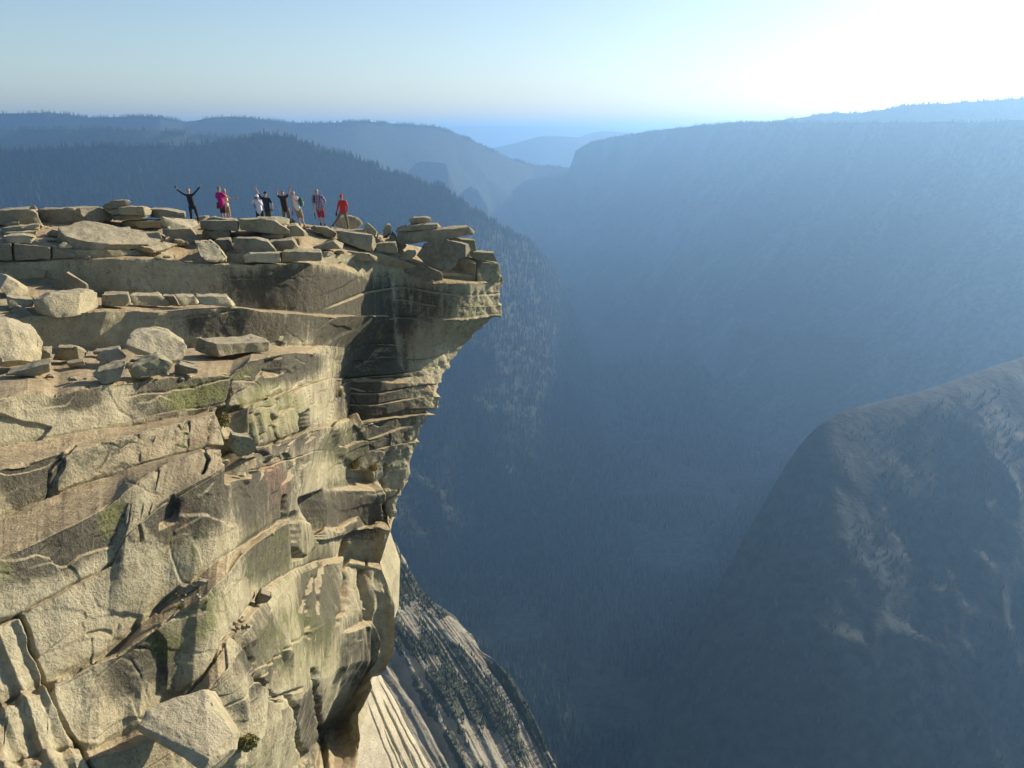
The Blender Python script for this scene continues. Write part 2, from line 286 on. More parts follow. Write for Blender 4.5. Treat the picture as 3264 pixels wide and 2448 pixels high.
# left of the blocky stretch the wall runs straight, at the same strike on every ledge
for _r, _d in ((8, 20.6), (9, 20.0), (10, 18.5), (11, 17.9), (12, 15.9), (13, 15.2), (14, 14.3), (15, 13.9), (16, 12.8), (17, 12.7), (18, 12.4), (19, 12.2), (20, 12.0)):
    _p = np.array(ROWS[_r][1], float)
    def _a(x):
        rx, ry, _ = ray(x, np.interp(x, _p[:, 0], _p[:, 1])); return float(rx/ry)
    ANCH += [(_r, x, _d*(_a(300)-0.575)/(_a(x)-0.575)) for x in (-380, -200, 0, 150, 300, 450, 600, 720)]
def solve_depths(M=60):
    nr = len(ROWS); u = np.linspace(0, 1, M); X = np.zeros((nr, M)); Y = X.copy()
    for i, (_, p) in enumerate(ROWS):
        p = np.array(p, float); X[i] = p[0, 0] + u*(p[-1, 0]-p[0, 0]); Y[i] = np.interp(X[i], p[:, 0], p[:, 1])
    rx, ry, rz = ray(X, Y); ry = np.broadcast_to(ry, X.shape); rz = np.broadcast_to(rz, X.shape)
    idx = np.arange(nr*M).reshape(nr, M); A, b = [], []
    def eq(terms, rhs, w):
        r = np.zeros(nr*M)
        for i, c in terms: r[i] += c*w
        A.append(r); b.append(rhs*w)
    for i in range(nr):
        for j in range(M):
            if 0 < j < M-1:            # smooth along the ledge (in distance)
                w = 0.35 if (8 <= i <= 13 and 990 < X[i, j] < 1130) else 1.6
                eq([(idx[i, j-1], ry[i, j-1]), (idx[i, j], -2*ry[i, j]), (idx[i, j+1], ry[i, j+1])], 0, w)
            if i < nr-1:
                k = ROWS[i][0]; a, c = idx[i, j], idx[i+1, j]; wall = sstep(1020, 1110, X[i, j])
                if k == "T" and 5 <= i <= 12 and wall > 0.5: k = "R"
                if k == "T":           # a little lower towards the viewer
                    sl = 0.06
                    eq([(a, rz[i, j]-sl*ry[i, j]), (c, -rz[i+1, j]+sl*ry[i+1, j])], 0, 0.5 if i == 7 else 1.5)
                    eq([(a, ry[i, j]), (c, -ry[i+1, j])], 0, 0.05)
                if k == "R":         # steep; left of the corner the face looks right and towards the viewer
                    bt = (0.12 if i >= 8 else 0.02) if wall < 0.5 else -0.06; nx, ny = (0.5, -0.87) if i < 8 else (0.8, -0.6)
                    nx, ny = nx*(1-wall), ny*(1-wall) - wall
                    eq([(c, nx*rx[i+1, j]+ny*ry[i+1, j]+bt*rz[i+1, j]), (a, -nx*rx[i, j]-ny*ry[i, j]-bt*rz[i, j])], 0, 0.8)
    for i, x, d in ANCH:
        f = np.interp(x, X[i], np.arange(M)); j = min(int(f), M-2); f -= j; wa = 3.0 if 4 <= i <= 7 else 2.2 if x < 800 else 1.2
        eq([(idx[i, j], ry[i, j]*(1-f)), (idx[i, j+1], ry[i, j+1]*f)], d, wa)
    t = np.linalg.lstsq(np.array(A), np.array(b), rcond=None)[0].reshape(nr, M)
    return u, X, t*ry
CU, CX, CD = solve_depths()
NC = 860                                                     # columns across the visible cliff
def cliff_grid():
    uu = np.linspace(0, 1, NC); rows, kinds = [], []
    L = []
    for i, (k, p) in enumerate(ROWS):
        p = np.array(p, float); x = p[0, 0] + uu*(p[-1, 0]-p[0, 0]); y = np.interp(x, p[:, 0], p[:, 1])
        y = y + 3.0*fbm(np.stack([x/60, x*0+i*7, x*0], -1), 61, 4)*(1 if 0 < i < 20 else 0)
        d = np.interp(uu, CU, CD[i])
        xx = x.copy(); e = sstep(0.9, 1.0, uu)
        L.append(pt(xx, y, d))
    for i in range(len(L)-1):
        h = np.median(np.hypot(*(np.array(proj(L[i+1]))-np.array(proj(L[i])))))*1.0
        hm = np.percentile(np.hypot(*(np.array(proj(L[i+1]))-np.array(proj(L[i])))), 90)
        n = int(np.clip(hm/2.4, 4, 90)) if i > 0 else 14
        for t in np.arange(n)/n:
            rows.append(L[i]*(1-t) + L[i+1]*t); kinds.append((i, t))
    rows.append(L[-1]); kinds.append((len(L)-1, 0.0))
    return np.stack(rows), np.array(kinds)
G, KIND = cliff_grid()
# carry the right-hand end round the back so that the overhang has its own far side
back = []
for k in range(1, 31):
    t = k/30; Q = G[:, -1].copy(); Q[:, 1] += 11*t; Q[:, 0] -= 3.2*t*t + 0.35*math.sin(t*9); Q[:, 2] -= 0.6*t; back.append(Q)
G = np.concatenate([G, np.stack(back, 1)], 1); NRW, NCL = G.shape[:2]
PX, PY = proj(G)
def normals(G):
    a = np.gradient(G, axis=1); b = np.gradient(G, axis=0); n = np.cross(a, b); n /= np.linalg.norm(n, axis=-1, keepdims=True)+1e-9
    s = np.sign((n*(-G)).sum(-1, keepdims=True)); return n*np.where(s == 0, 1, s)
def blur(A, r):
    for ax in (0, 1):
        P = np.concatenate([np.repeat(A.take([0], ax), r, ax), A, np.repeat(A.take([-1], ax), r, ax)], ax)
        c = np.cumsum(P, ax); n = A.shape[ax]; c = np.concatenate([np.zeros_like(c.take([0], ax)), c], ax)
        A = (c.take(range(2*r+1, n+2*r+1), ax) - c.take(range(0, n), ax))/(2*r+1)
    return A
NRM = blur(normals(G), 5); NRM /= np.linalg.norm(NRM, axis=-1, keepdims=True)+1e-9
up = NRM[..., 2]; TREAD = sstep(0.55, 0.8, blur(normals(G)[..., 2:3], 1)[..., 0])
def blob(x, y, rx, ry, rot=0.0, soft=0.5):
    c, s = math.cos(R(rot)), math.sin(R(rot)); dx, dy = PX-x, PY-y
    return 1 - sstep(1-soft, 1+soft, np.hypot((dx*c+dy*s)/rx, (-dx*s+dy*c)/ry))
def inside(poly):
    r = np.zeros(PX.shape, bool); n = len(poly)
    for i in range(n):
        (x1, y1), (x2, y2) = poly[i], poly[(i+1) % n]
        if y1 == y2: continue
        r ^= ((y1 > PY) != (y2 > PY)) & (PX < (x2-x1)*(PY-y1)/(y2-y1)+x1)
    return r
def polydist(line):
    d = np.full(PX.shape, 1e9)
    for (x1, y1), (x2, y2) in zip(line[:-1], line[1:]):
        L2 = (x2-x1)**2+(y2-y1)**2+1e-9; t = np.clip(((PX-x1)*(x2-x1)+(PY-y1)*(y2-y1))/L2, 0, 1)
        d = np.minimum(d, np.hypot(PX-x1-t*(x2-x1), PY-y1-t*(y2-y1)))
    return d
RI = KIND[:, 0][:, None] + KIND[:, 1][:, None]*0.999 + np.zeros_like(PX)       # ledge row of every vertex
arc = 0.62*G[..., 0] + 0.78*G[..., 1]; down = -(G[..., 2] + 0.20*(G[..., 1]-15))
wallm = 1 - TREAD
slope_c = np.maximum(np.abs(np.gradient(arc, axis=1)), 1.4*np.abs(np.gradient(arc, axis=0))); calm = 1/(1+(blur(slope_c[..., None], 5)[..., 0]/0.075)**2)
farw = sstep(1000, 1090, PX)*sstep(840, 880, PY)*(1-sstep(1440, 1500, PY))*wallm
D = 0.05*fbm(G/2.6, 71, 2) + 0.020*fbm(G/0.45, 72, 4)*(0.5+0.5*wallm)
ribs = inside([(-500, 1990), (0, 1990), (60, 1972), (150, 2190), (330, 2500), (330, 3300), (-500, 3300)])
# flat facets of different size: planes meeting at sharp edges
for sc1, sc2, am, sd in ((3.4, 1.9, 0.80, 171), (1.25, 0.8, 0.24, 172)):
    fid, fe, fu, fv = vor2(arc/sc1 + 0.06*fbm(G/1.0, sd+5, 2) + 11, down/sc2 + 0.06*fbm(G/1.0, sd+6, 2), sd)
    k1 = (fid*1e6).astype(np.int64); z1 = np.zeros_like(k1)
    D += calm*wallm*am*(1-0.7*farw)*(0.2+0.8*sstep(7.0, 8.0, RI))*(1-blur(ribs.astype(float)[..., None], 3)[..., 0])*(0.16*(fid-0.5) + 0.40*(_h(k1, z1, z1, 11)-0.5)*fu + 0.22*(_h(k1, z1+2, z1, 11)-0.5)*fv)
# thin sheets in the far wall: each stands a little proud of the next
b = (G[..., 2] + 0.10*G[..., 0] + 0.30*fbm(G/np.array([7., 7., 2.2]), 73, 2))/0.75
bi = np.floor(b); bf = b-bi
off = _h(bi.astype(np.int64), (np.floor(G[..., 0]/2.2 + 100 + _h(bi.astype(np.int64), bi.astype(np.int64)*0, bi.astype(np.int64)*0, 5)*9)).astype(np.int64), np.zeros_like(bi, np.int64), 6)
D += farw*(0.13*(off-0.5) + 0.05*fbm(np.stack([G[..., 0]/1.2, bi*3.1, bi*0], -1), 74, 3) - 0.24*np.exp(-(np.minimum(bf, 1-bf)/0.035)**2)*sstep(-0.2, 0.5, fbm(np.stack([G[..., 0]/2.5, np.round(b)*5.7, b*0], -1), 88, 2)))
# joint blocks in the middle, and weaker everywhere on steep rock
cid, edge, cu, cv = vor2(arc/1.7 + 0.10*fbm(G/1.5, 75, 2) + 40, down/0.85 + 0.10*fbm(G/1.5, 76, 2), 77)
tx = _h((cid*1e6).astype(np.int64), bi.astype(np.int64)*0, bi.astype(np.int64)*0, 8)-0.5; ty = _h((cid*1e6).astype(np.int64), bi.astype(np.int64)*0+3, bi.astype(np.int64)*0, 8)-0.5
blk = np.maximum.reduce([blob(860, 1270, 240, 190, -20, 0.3), 0.9*blob(980, 1430, 190, 130, -15, 0.4), 0.5*blob(1110, 1480, 130, 260, 0, 0.4)])*wallm
lowf = 0.0*PX; soft = 0.10*wallm*(1-farw)*(PX > 300)

w = calm*np.maximum(np.maximum(blk, soft*sstep(5, 8, RI)), lowf*0.5*wallm)
D += w*(0.42*(cid-0.5) + 0.65*tx*cu + 0.35*ty*cv - 0.22*np.exp(-(edge/0.03)**2))
# upright flakes low on the right, and the ribs at the lower left
flk = np.maximum(blob(1080, 2060, 210, 420, 0, 0.3), 0.8*blob(900, 2330, 330, 190, -10, 0.4))*wallm
rib = fbm(np.stack([arc/1.3 + 0.10*down + 0.3*fbm(G/2, 79, 2), down/7.5, arc*0], -1), 78, 4)
D += calm*flk*(0.42*(0.5-np.abs(rib))*1.6 - 0.2)
q = np.array([(0.93, -0.37)]); along = (PX*0.37+PY*0.93); acr = PX*0.93-PY*0.37
ra = (acr + 700 + 7*fbm(G/1.6, 80, 2))/74.0
rf = ra % 1.0; D += ribs*(0.10*np.minimum(rf/0.25, (1-rf)/0.75)*(0.5+_h(np.floor(ra).astype(np.int64), np.zeros_like(bi, np.int64), np.zeros_like(bi, np.int64), 21)) + 0.03*fbm(G/0.25, 81, 3))
# features read off the photo: (outline, metres in or out, change to the right, change downwards)
FEAT = [
 ([(690, 1300), (802, 1296), (800, 1352), (816, 1425), (755, 1466), (712, 1452), (692, 1370)], -0.75, 0, 0),
 ([(722, 1468), (803, 1462), (803, 1515), (722, 1528)], -0.65, 0, 0),
 ([(947, 1322), (977, 1309), (980, 1374), (964, 1378)], -0.7, 0, 0),
 ([(855, 1318), (884, 1341), (865, 1352)], -0.45, 0, 0),
 ([(850, 1140), (897, 1132), (890, 1195), (852, 1197)], -0.35, 0.004, 0),
 ([(955, 1592), (1030, 1565), (1014, 1728), (1004, 1722)], -0.9, 0, 0),
 ([(1036, 1562), (1204, 1543), (1206, 1657), (1090, 1706), (1014, 1725), (1017, 1690)], 0.45, 0.0035, 0.001),
 ([(1110, 1510), (1180, 1505), (1190, 1543), (1120, 1548)], -0.7, 0, 0),
 ([(950, 1640), (985, 1662), (1002, 1725), (998, 1744), (962, 1775), (938, 1736)], 0.10, 0, 0),
 ([(930, 1634), (950, 1636), (941, 1744), (962, 1778), (938, 1786)], -0.40, 0, 0),
 ([(1062, 1345), (1145, 1342), (1160, 1440), (1100, 1475), (1068, 1450)], 0.35, 0.004, 0),
 ([(1094, 2014), (1175, 1978), (1216, 2073), (1207, 2177), (1125, 2254), (1089, 2263)], 0.30, 0.003, -0.001),
 ([(502, 1681), (547, 1579), (572, 1611), (560, 1656)], -0.25, 0, 0),
 ([(742, 2018), (835, 1900), (870, 1905), (836, 2010), (800, 2060)], 0.12, 0, 0),
]
for poly, d0, gx, gy in FEAT:
    m = blur(inside(poly).astype(float)[..., None], 2)[..., 0]; c = np.mean(poly, 0); D += m*(d0 + gx*np.clip(PX-c[0], -150, 150) + gy*np.clip(PY-c[1], -150, 150))
CRK = [([(868, 1352), (876, 1385), (885, 1414)], 9, .5), ([(1114, 1725), (1104, 1790), (1100, 1850), (1098, 1950)], 13, .8), ([(1022, 1790), (1014, 1870), (1015, 1950)], 9, .5),
 ([(993, 1840), (975, 1900), (960, 1950)], 7, .4), ([(981, 1901), (990, 2032)], 7, .35), ([(1094, 1879), (1090, 1940), (1076, 1996)], 6, .35), ([(1003, 2136), (1017, 2263), (1040, 2448)], 11, .6),
 ([(936, 2222), (958, 2367), (994, 2470)], 9, .5), ([(800, 2150), (845, 2204), (908, 2222), (958, 2195)], 7, .3), ([(828, 2185), (870, 2228), (915, 2243)], 6, .25),
 ([(63, 1966), (100, 2060), (145, 2182), (200, 2300), (260, 2400), (315, 2470)], 10, .8), ([(-300, 2060), (0, 1990), (63, 1966)], 6, .3), ([(145, 2182), (220, 2155), (262, 2128), (298, 2114)], 6, .35),
 ([(165, 2186), (175, 2240), (195, 2310), (255, 2387)], 10, .5), ([(651, 1434), (664, 1462), (655, 1490), (646, 1511)], 6, .3), ([(407, 1535), (440, 1548), (470, 1566), (511, 1582)], 4, .12),
 ([(719, 1300), (722, 1380), (723, 1540)], 8, .5), ([(723, 1195), (720, 1240), (722, 1300)], 5, .35), ([(240, 1420), (160, 1500), (157, 1580)], 6, .15),
 ([(380, 880), (497, 880), (600, 884), (800, 886), (1000, 887)], 2.5, .10), ([(640, 911), (900, 913)], 2.5, .06), ([(452, 1017), (600, 1010), (752, 990)], 3, .10), ([(410, 1260), (520, 1245), (620, 1232), (720, 1210)], 3, .10),
 ([(442, 1675), (446, 1720)], 6, .25), ([(905, 1580), (908, 1655)], 8, .5), ([(640, 2165), (680, 2110), (712, 2040)], 5, .25), ([(640, 2160), (600, 2215)], 4, .2), ([(740, 2020), (775, 2060), (800, 2110), (822, 2180)], 5, .25),
 ([(560, 1905), (530, 1925), (505, 1950)], 6, .2), ([(280, 2020), (320, 2008), (360, 2018)], 5, .12), ([(1230, 1480), (1216, 1560), (1222, 1640)], 6, .3), ([(1260, 1560), (1230, 1600), (1210, 1640)], 5, .25), ([(1170, 1790), (1160, 1900), (1172, 1990)], 6, .3)]
jit = 5*fbm(G/0.35, 83, 3); PX0, PY0 = PX, PY; PX, PY = PX+jit, PY+5*fbm(G/0.35, 84, 3)
for line, wd, dp in CRK:
    d = polydist(line); D -= dp*np.exp(-(d/(wd*0.5))**2)
PX, PY = PX0, PY0
D[:, -30:] *= 1.0
kinds = np.array([r[0] for r in ROWS]); isR = (kinds[KIND[:, 0].astype(int)] == "R"); tt_ = KIND[:, 1]
foot = np.where(isR & (KIND[:, 0] >= 3) & (KIND[:, 0] <= 17), np.exp(-((1-tt_)/0.05)**2), 0.0)[:, None]
leftw = 1 - sstep(950, 1060, PX)
D -= 0.14*foot*leftw*(0.4+0.6*sstep(-0.3, 0.4, fbm(G/1.2, 89, 2)))
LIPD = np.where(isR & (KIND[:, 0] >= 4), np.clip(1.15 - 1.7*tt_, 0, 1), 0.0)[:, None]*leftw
D *= 1 - 0.75*blob(430, 1610, 120, 90, 0, .5)
D = blur(D[..., None], 1)[..., 0]
edge_in = np.minimum(1, np.arange(NRW)/20.0)[:, None]
# ragged right-hand edge: every sheet of the overhang ends at its own place
uN = np.clip(np.arange(NCL)/(NC-1.0), 0, 1)[None]; tip = sstep(0.90, 0.99, uN)*sstep(3.9, 4.4, RI)*(1-sstep(13.5, 14.5, RI))
SH = tip*(0.5*(_h(bi.astype(np.int64), np.zeros_like(bi, np.int64)+3, np.zeros_like(bi, np.int64), 9)-0.5) + 0.12*fbm(G/0.5, 86, 3))
H = G + NRM*(D*edge_in)[..., None]
H[..., 0] += SH
# chips along the lips
lip = np.zeros_like(PX)
lipn = fbm(G/0.45, 85, 4); H[..., 2] -= 0.10*np.clip(lipn, 0, 1)*TREAD*(blur(wallm[..., None], 3)[..., 0] > 0.15)

# lichen, grit and stains with shapes of their own
def bl(*a): return blob(*a)
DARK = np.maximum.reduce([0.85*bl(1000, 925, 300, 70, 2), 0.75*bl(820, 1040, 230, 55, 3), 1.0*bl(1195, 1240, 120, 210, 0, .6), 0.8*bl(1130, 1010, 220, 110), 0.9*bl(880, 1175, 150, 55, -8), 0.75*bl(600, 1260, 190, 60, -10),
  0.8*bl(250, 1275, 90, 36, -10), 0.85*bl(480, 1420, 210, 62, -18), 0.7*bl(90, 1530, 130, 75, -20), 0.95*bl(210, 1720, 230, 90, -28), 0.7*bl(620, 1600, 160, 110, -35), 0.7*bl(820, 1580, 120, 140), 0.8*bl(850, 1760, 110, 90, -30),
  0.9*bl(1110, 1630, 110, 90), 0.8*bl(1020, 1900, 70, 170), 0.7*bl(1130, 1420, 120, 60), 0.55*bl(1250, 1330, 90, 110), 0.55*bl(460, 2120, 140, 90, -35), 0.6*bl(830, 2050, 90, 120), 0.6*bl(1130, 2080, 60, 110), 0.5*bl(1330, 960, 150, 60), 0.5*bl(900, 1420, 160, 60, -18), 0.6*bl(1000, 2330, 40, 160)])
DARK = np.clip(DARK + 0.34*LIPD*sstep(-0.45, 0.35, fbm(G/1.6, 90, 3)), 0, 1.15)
GREEN = np.maximum.reduce([1.0*bl(610, 1265, 120, 50, -10), 0.7*bl(740, 1180, 80, 60), 0.8*bl(860, 1300, 130, 110), 0.9*bl(355, 1630, 40, 90, 20), 1.0*bl(5, 1810, 40, 60), 0.8*bl(590, 1990, 180, 90, -38), 0.6*bl(590, 1740, 90, 90), 0.6*bl(860, 1780, 160, 130),
  0.7*bl(950, 2050, 170, 160), 0.6*bl(1480, 1010, 110, 100), 0.6*bl(1090, 1440, 90, 120), 0.5*bl(720, 1000, 90, 40), 0.6*bl(600, 1550, 60, 50), 0.5*bl(1010, 1830, 90, 200), 0.5*bl(800, 2400, 160, 90), 0.6*bl(560, 1400, 60, 60), 0.4*bl(1420, 1130, 60, 80)])
PINK = np.maximum.reduce([1.0*bl(868, 1492, 32, 10, -10), 0.5*bl(890, 1540, 30, 80), 0.8*bl(1372, 1236, 22, 18), 0.35*bl(1330, 1080, 60, 50), 0.3*bl(560, 1700, 30, 120, 20)])
PALE = np.maximum.reduce([0.9*np.exp(-((PX-1252-0.08*(PY-900))/9)**2)*sstep(885, 905, PY)*(1-sstep(1150, 1220, PY)), 0.6*np.exp(-((PX-1312)/6)**2)*sstep(930, 950, PY)*(1-sstep(985, 1000, PY)), 0.5*bl(100, 2150, 330, 160, 60), 0.5*bl(230, 1960, 180, 160), 0.4*bl(200, 1350, 250, 50, -10), 0.5*bl(300, 2290, 120, 90), 0.3*bl(600, 930, 300, 60), 0.3*bl(400, 1080, 300, 50), 0.25*bl(1380, 1130, 80, 90)])
def m_rock(name, attrs=True, base=((0.305, 0.268, 0.163), (0.455, 0.405, 0.252)), lich=0.0):
    n = NT(name); v = n.coord(); st = n.coord((1.0, 1.0, 0.16))
    big = n.noise(v, 0.55, 5, 0.6); mid = n.noise(v, 3.2, 6, 0.65); fine = n.noise(v, 15.0, 5, 0.72); streak = n.noise(st, 2.6, 5, 0.6, 0.4); spk = n.noise(v, 55.0, 2, 0.6)
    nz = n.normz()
    c = n.mix(n.ramp(n.math('ADD', n.math('MULTIPLY', big, 0.45), n.math('MULTIPLY', mid, 0.55)), 0.38, 0.62), *base)
    c = n.mix(n.ramp(n.noise(v, 1.3, 4), 0.5, 0.7, 0.0, 0.4), c, (0.36, 0.29, 0.165))
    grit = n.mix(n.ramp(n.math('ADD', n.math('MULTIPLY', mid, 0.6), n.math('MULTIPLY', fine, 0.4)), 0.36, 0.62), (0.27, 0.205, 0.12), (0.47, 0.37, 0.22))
    c = n.mix(n.ramp(nz, 0.62, 0.88, 0.0, 0.88), c, grit) if attrs else n.mix(n.ramp(nz, 0.55, 0.85, 0.0, 0.45), c, (0.46, 0.40, 0.275))  # cliff gets grit; loose stones get sunlit tops painted in as paler colour
    if attrs:
        dk, gr, pk, pl = (n.attr(a) for a in ("dark", "green", "pink", "pale"))
        steep = n.ramp(nz, 0.45, 0.75, 1.0, 0.10)
        c = n.mix(n.math('MULTIPLY', n.math('MULTIPLY', pl, 0.8), n.ramp(mid, 0.3, 0.6, 0.4, 1.0)), c, (0.47, 0.42, 0.28))
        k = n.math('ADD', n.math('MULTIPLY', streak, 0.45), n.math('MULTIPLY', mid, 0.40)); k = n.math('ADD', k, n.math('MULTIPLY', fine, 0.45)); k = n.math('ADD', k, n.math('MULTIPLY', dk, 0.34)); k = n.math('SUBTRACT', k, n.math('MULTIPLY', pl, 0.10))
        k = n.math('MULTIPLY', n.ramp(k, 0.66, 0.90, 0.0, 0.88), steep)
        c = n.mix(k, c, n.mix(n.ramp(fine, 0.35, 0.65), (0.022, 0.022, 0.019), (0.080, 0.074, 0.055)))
        g = n.math('MULTIPLY', n.ramp(n.math('ADD', n.math('MULTIPLY', gr, 0.40), n.math('ADD', n.math('MULTIPLY', mid, 0.65), n.math('MULTIPLY', streak, 0.35))), 0.66, 0.92, 0.0, 0.72), steep)
        c = n.mix(g, c, n.mix(n.ramp(fine, 0.35, 0.65), (0.07, 0.085, 0.022), (0.235, 0.24, 0.085)))
        c = n.mix(n.math('MULTIPLY', pk, n.ramp(mid, 0.40, 0.62, 0.0, 0.8)), c, (0.36, 0.19, 0.125))
    else:
        k = n.math('ADD', n.math('MULTIPLY', mid, 0.55), n.math('MULTIPLY', fine, 0.45)); c = n.mix(n.ramp(k, 0.57-lich, 0.70-lich, 0.0, 0.78), c, (0.085, 0.082, 0.05))
    c = n.mix(n.ramp(fine, 0.50, 0.72, 0.0, 0.48), c, (0.115, 0.10, 0.068))
    c = n.mix(n.ramp(spk, 0.60, 0.72, 0.0, 0.45), c, (0.08, 0.07, 0.055)); n.color(c)
    h = n.math('ADD', n.math('MULTIPLY', mid, 0.9), n.math('MULTIPLY', fine, 0.6)); h = n.math('ADD', h, n.math('MULTIPLY', spk, 0.12)); n.bump(h, 0.9, 0.12)
    n.b.inputs["Roughness"].default_value = 0.93; n.b.inputs["Specular IOR Level"].default_value = 0.12
    return n.m
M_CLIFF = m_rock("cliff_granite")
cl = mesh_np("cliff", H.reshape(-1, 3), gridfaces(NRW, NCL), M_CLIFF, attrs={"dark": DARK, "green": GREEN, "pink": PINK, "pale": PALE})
tag(cl, kind="structure")
# ------------------------------------------------------------------ loose slabs and boulders, each a thing of its own
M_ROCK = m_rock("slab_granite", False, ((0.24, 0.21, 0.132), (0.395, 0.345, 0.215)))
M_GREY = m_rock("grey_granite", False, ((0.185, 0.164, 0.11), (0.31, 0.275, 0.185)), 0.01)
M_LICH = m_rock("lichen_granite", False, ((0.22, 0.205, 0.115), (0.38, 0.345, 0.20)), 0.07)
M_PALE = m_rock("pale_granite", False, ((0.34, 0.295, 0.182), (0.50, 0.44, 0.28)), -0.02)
HX, HY = proj(H); HX, HY, HZ = HX[:, :NC], HY[:, :NC], H[:, :NC, 1]
def cliff_depth(x, y):
    q = (HX-x)**2 + (HY-y)**2; k = q < max(36.0, q.min()*1.5+1); return float(HZ[k].min())
VIEWS = {'a': (0, 640, 600/2212), 'b': (500, 640, 600/2212), 'c': (1020, 640, 620/2212), 'd': (0, 540, 1000/2212), 'e': (0, 1698, 1000/2212), 'f': (700, 1100, 600/2212), 'g': (700, 1500, 600/2212), 's': (0, 0, 1.0)}
def photo(v, p):
    x0, y0, k = VIEWS[v]; return x0 + p[0]*k, y0 + p[1]*k
rseed = [100]
def solid(name, P, mat, px, bev=0.045, chips=4, rough=1.0):
    """convex stone from its corner points: chipped, bevelled, refined and roughened"""
    rseed[0] += 1; sd = rseed[0]; rnd = random.Random(sd); P = np.asarray(P, float); c = P.mean(0); size = float(np.sort(np.ptp(P, axis=0))[1])
    bm = bmesh.new()
    for p in P: bm.verts.new(p - c)
    r = bmesh.ops.convex_hull(bm, input=bm.verts)
    bmesh.ops.delete(bm, geom=[v for v in bm.verts if not v.link_faces], context='VERTS')
    for k in range(chips):
        v = rnd.choice(list(bm.verts)); n = (v.co.normalized() + Vector((rnd.uniform(-.5, .5), rnd.uniform(-.5, .5), rnd.uniform(-.5, .5)))).normalized()
        co = v.co - n*size*rnd.uniform(0.03, 0.11)
        bmesh.ops.bisect_plane(bm, geom=list(bm.verts)+list(bm.edges)+list(bm.faces), plane_co=co, plane_no=n, clear_outer=True)
        bmesh.ops.holes_fill(bm, edges=[e for e in bm.edges if e.is_boundary])
    bmesh.ops.dissolve_limit(bm, angle_limit=R(4), verts=bm.verts, edges=bm.edges)
    b = min(bev, 0.10*size)
    bmesh.ops.bevel(bm, geom=[e for e in bm.edges], offset=b, segments=2, profile=0.6, affect='EDGES', clamp_overlap=True)
    bmesh.ops.triangulate(bm, faces=bm.faces)
    L = max(px*2.6, size/40)
    for k in range(7):
        es = [e for e in bm.edges if e.calc_length() > L*1.5]
        if not es or len(bm.verts) > 9000: break
        bmesh.ops.subdivide_edges(bm, edges=es, cuts=1); bmesh.ops.triangulate(bm, faces=[f for f in bm.faces if len(f.verts) > 3])
    bm.normal_update(); bmesh.ops.recalc_face_normals(bm, faces=bm.faces)
    V = np.array([v.co for v in bm.verts]); N = np.array([v.normal for v in bm.verts]); Fc = np.array([[v.index for v in f.verts] for f in bm.faces]); bm.free()
    Wp = V + c; s2 = min(1.0, size)
    V = V + N*(rough*s2*(0.035*fbm(Wp/(0.7*s2), sd, 3) + 0.022*fbm(Wp/(0.2*s2), sd+3, 3)))[:, None]
    # each stone's own origin at its base
    base = np.array([V[:, 0].mean(), V[:, 1].mean(), V[:, 2].min()]); V -= base
    me_o = mesh_np(name, V, Fc, mat); me_o.location = Vector(c + base)
    me_o.data.shade_smooth(); 
    return me_o
def rock(v, poly, label, yaw=0, lean=0, th=None, ext=None, dd=0.0, mat=None, name="flat_stone", d=None, taper=0.9, chips=4, rough=1.0, bev=0.028):
    S = np.array([photo(v, p) for p in poly]); off = np.array([p[2] if len(p) > 2 else 0.0 for p in poly])
    yb = S[:, 1].max(); xb = S[S[:, 1] > yb-12][:, 0].mean()
    d0 = (cliff_depth(xb, yb) if d is None else d) + dd
    q = pt(xb, yb, d0); ya, le = R(yaw), R(lean); n = np.array([math.cos(le)*math.sin(ya), -math.cos(le)*math.cos(ya), math.sin(le)])
    rx, ry, rz = ray(S[:, 0], S[:, 1]); rd = np.stack(np.broadcast_arrays(rx, ry, rz), -1)
    t = (q@n)/(rd@n); A = rd*t[:, None]; A += rd/ry[:, None]*off[:, None]
    wid = np.ptp(A[:, 0]); hgt = np.ptp(A[:, 2])
    if th is None: th = max(0.55*wid, 0.8*hgt, 0.4)
    rh = q[:2]/q[1]; e = np.array(ext) if ext is not None else np.array([0.8*rh[0]-0.35*n[0], 1.0, -0.04])*th
    B = A + e; cB = B.mean(0); B = cB + (B-cB)*np.array([taper, 1, taper])
    o = solid(name, np.concatenate([A, B]), mat or M_ROCK, d0/F*3.19, bev, chips, rough)
    tag(o, label, "rock", "loose rocks on the cliff top"); return o
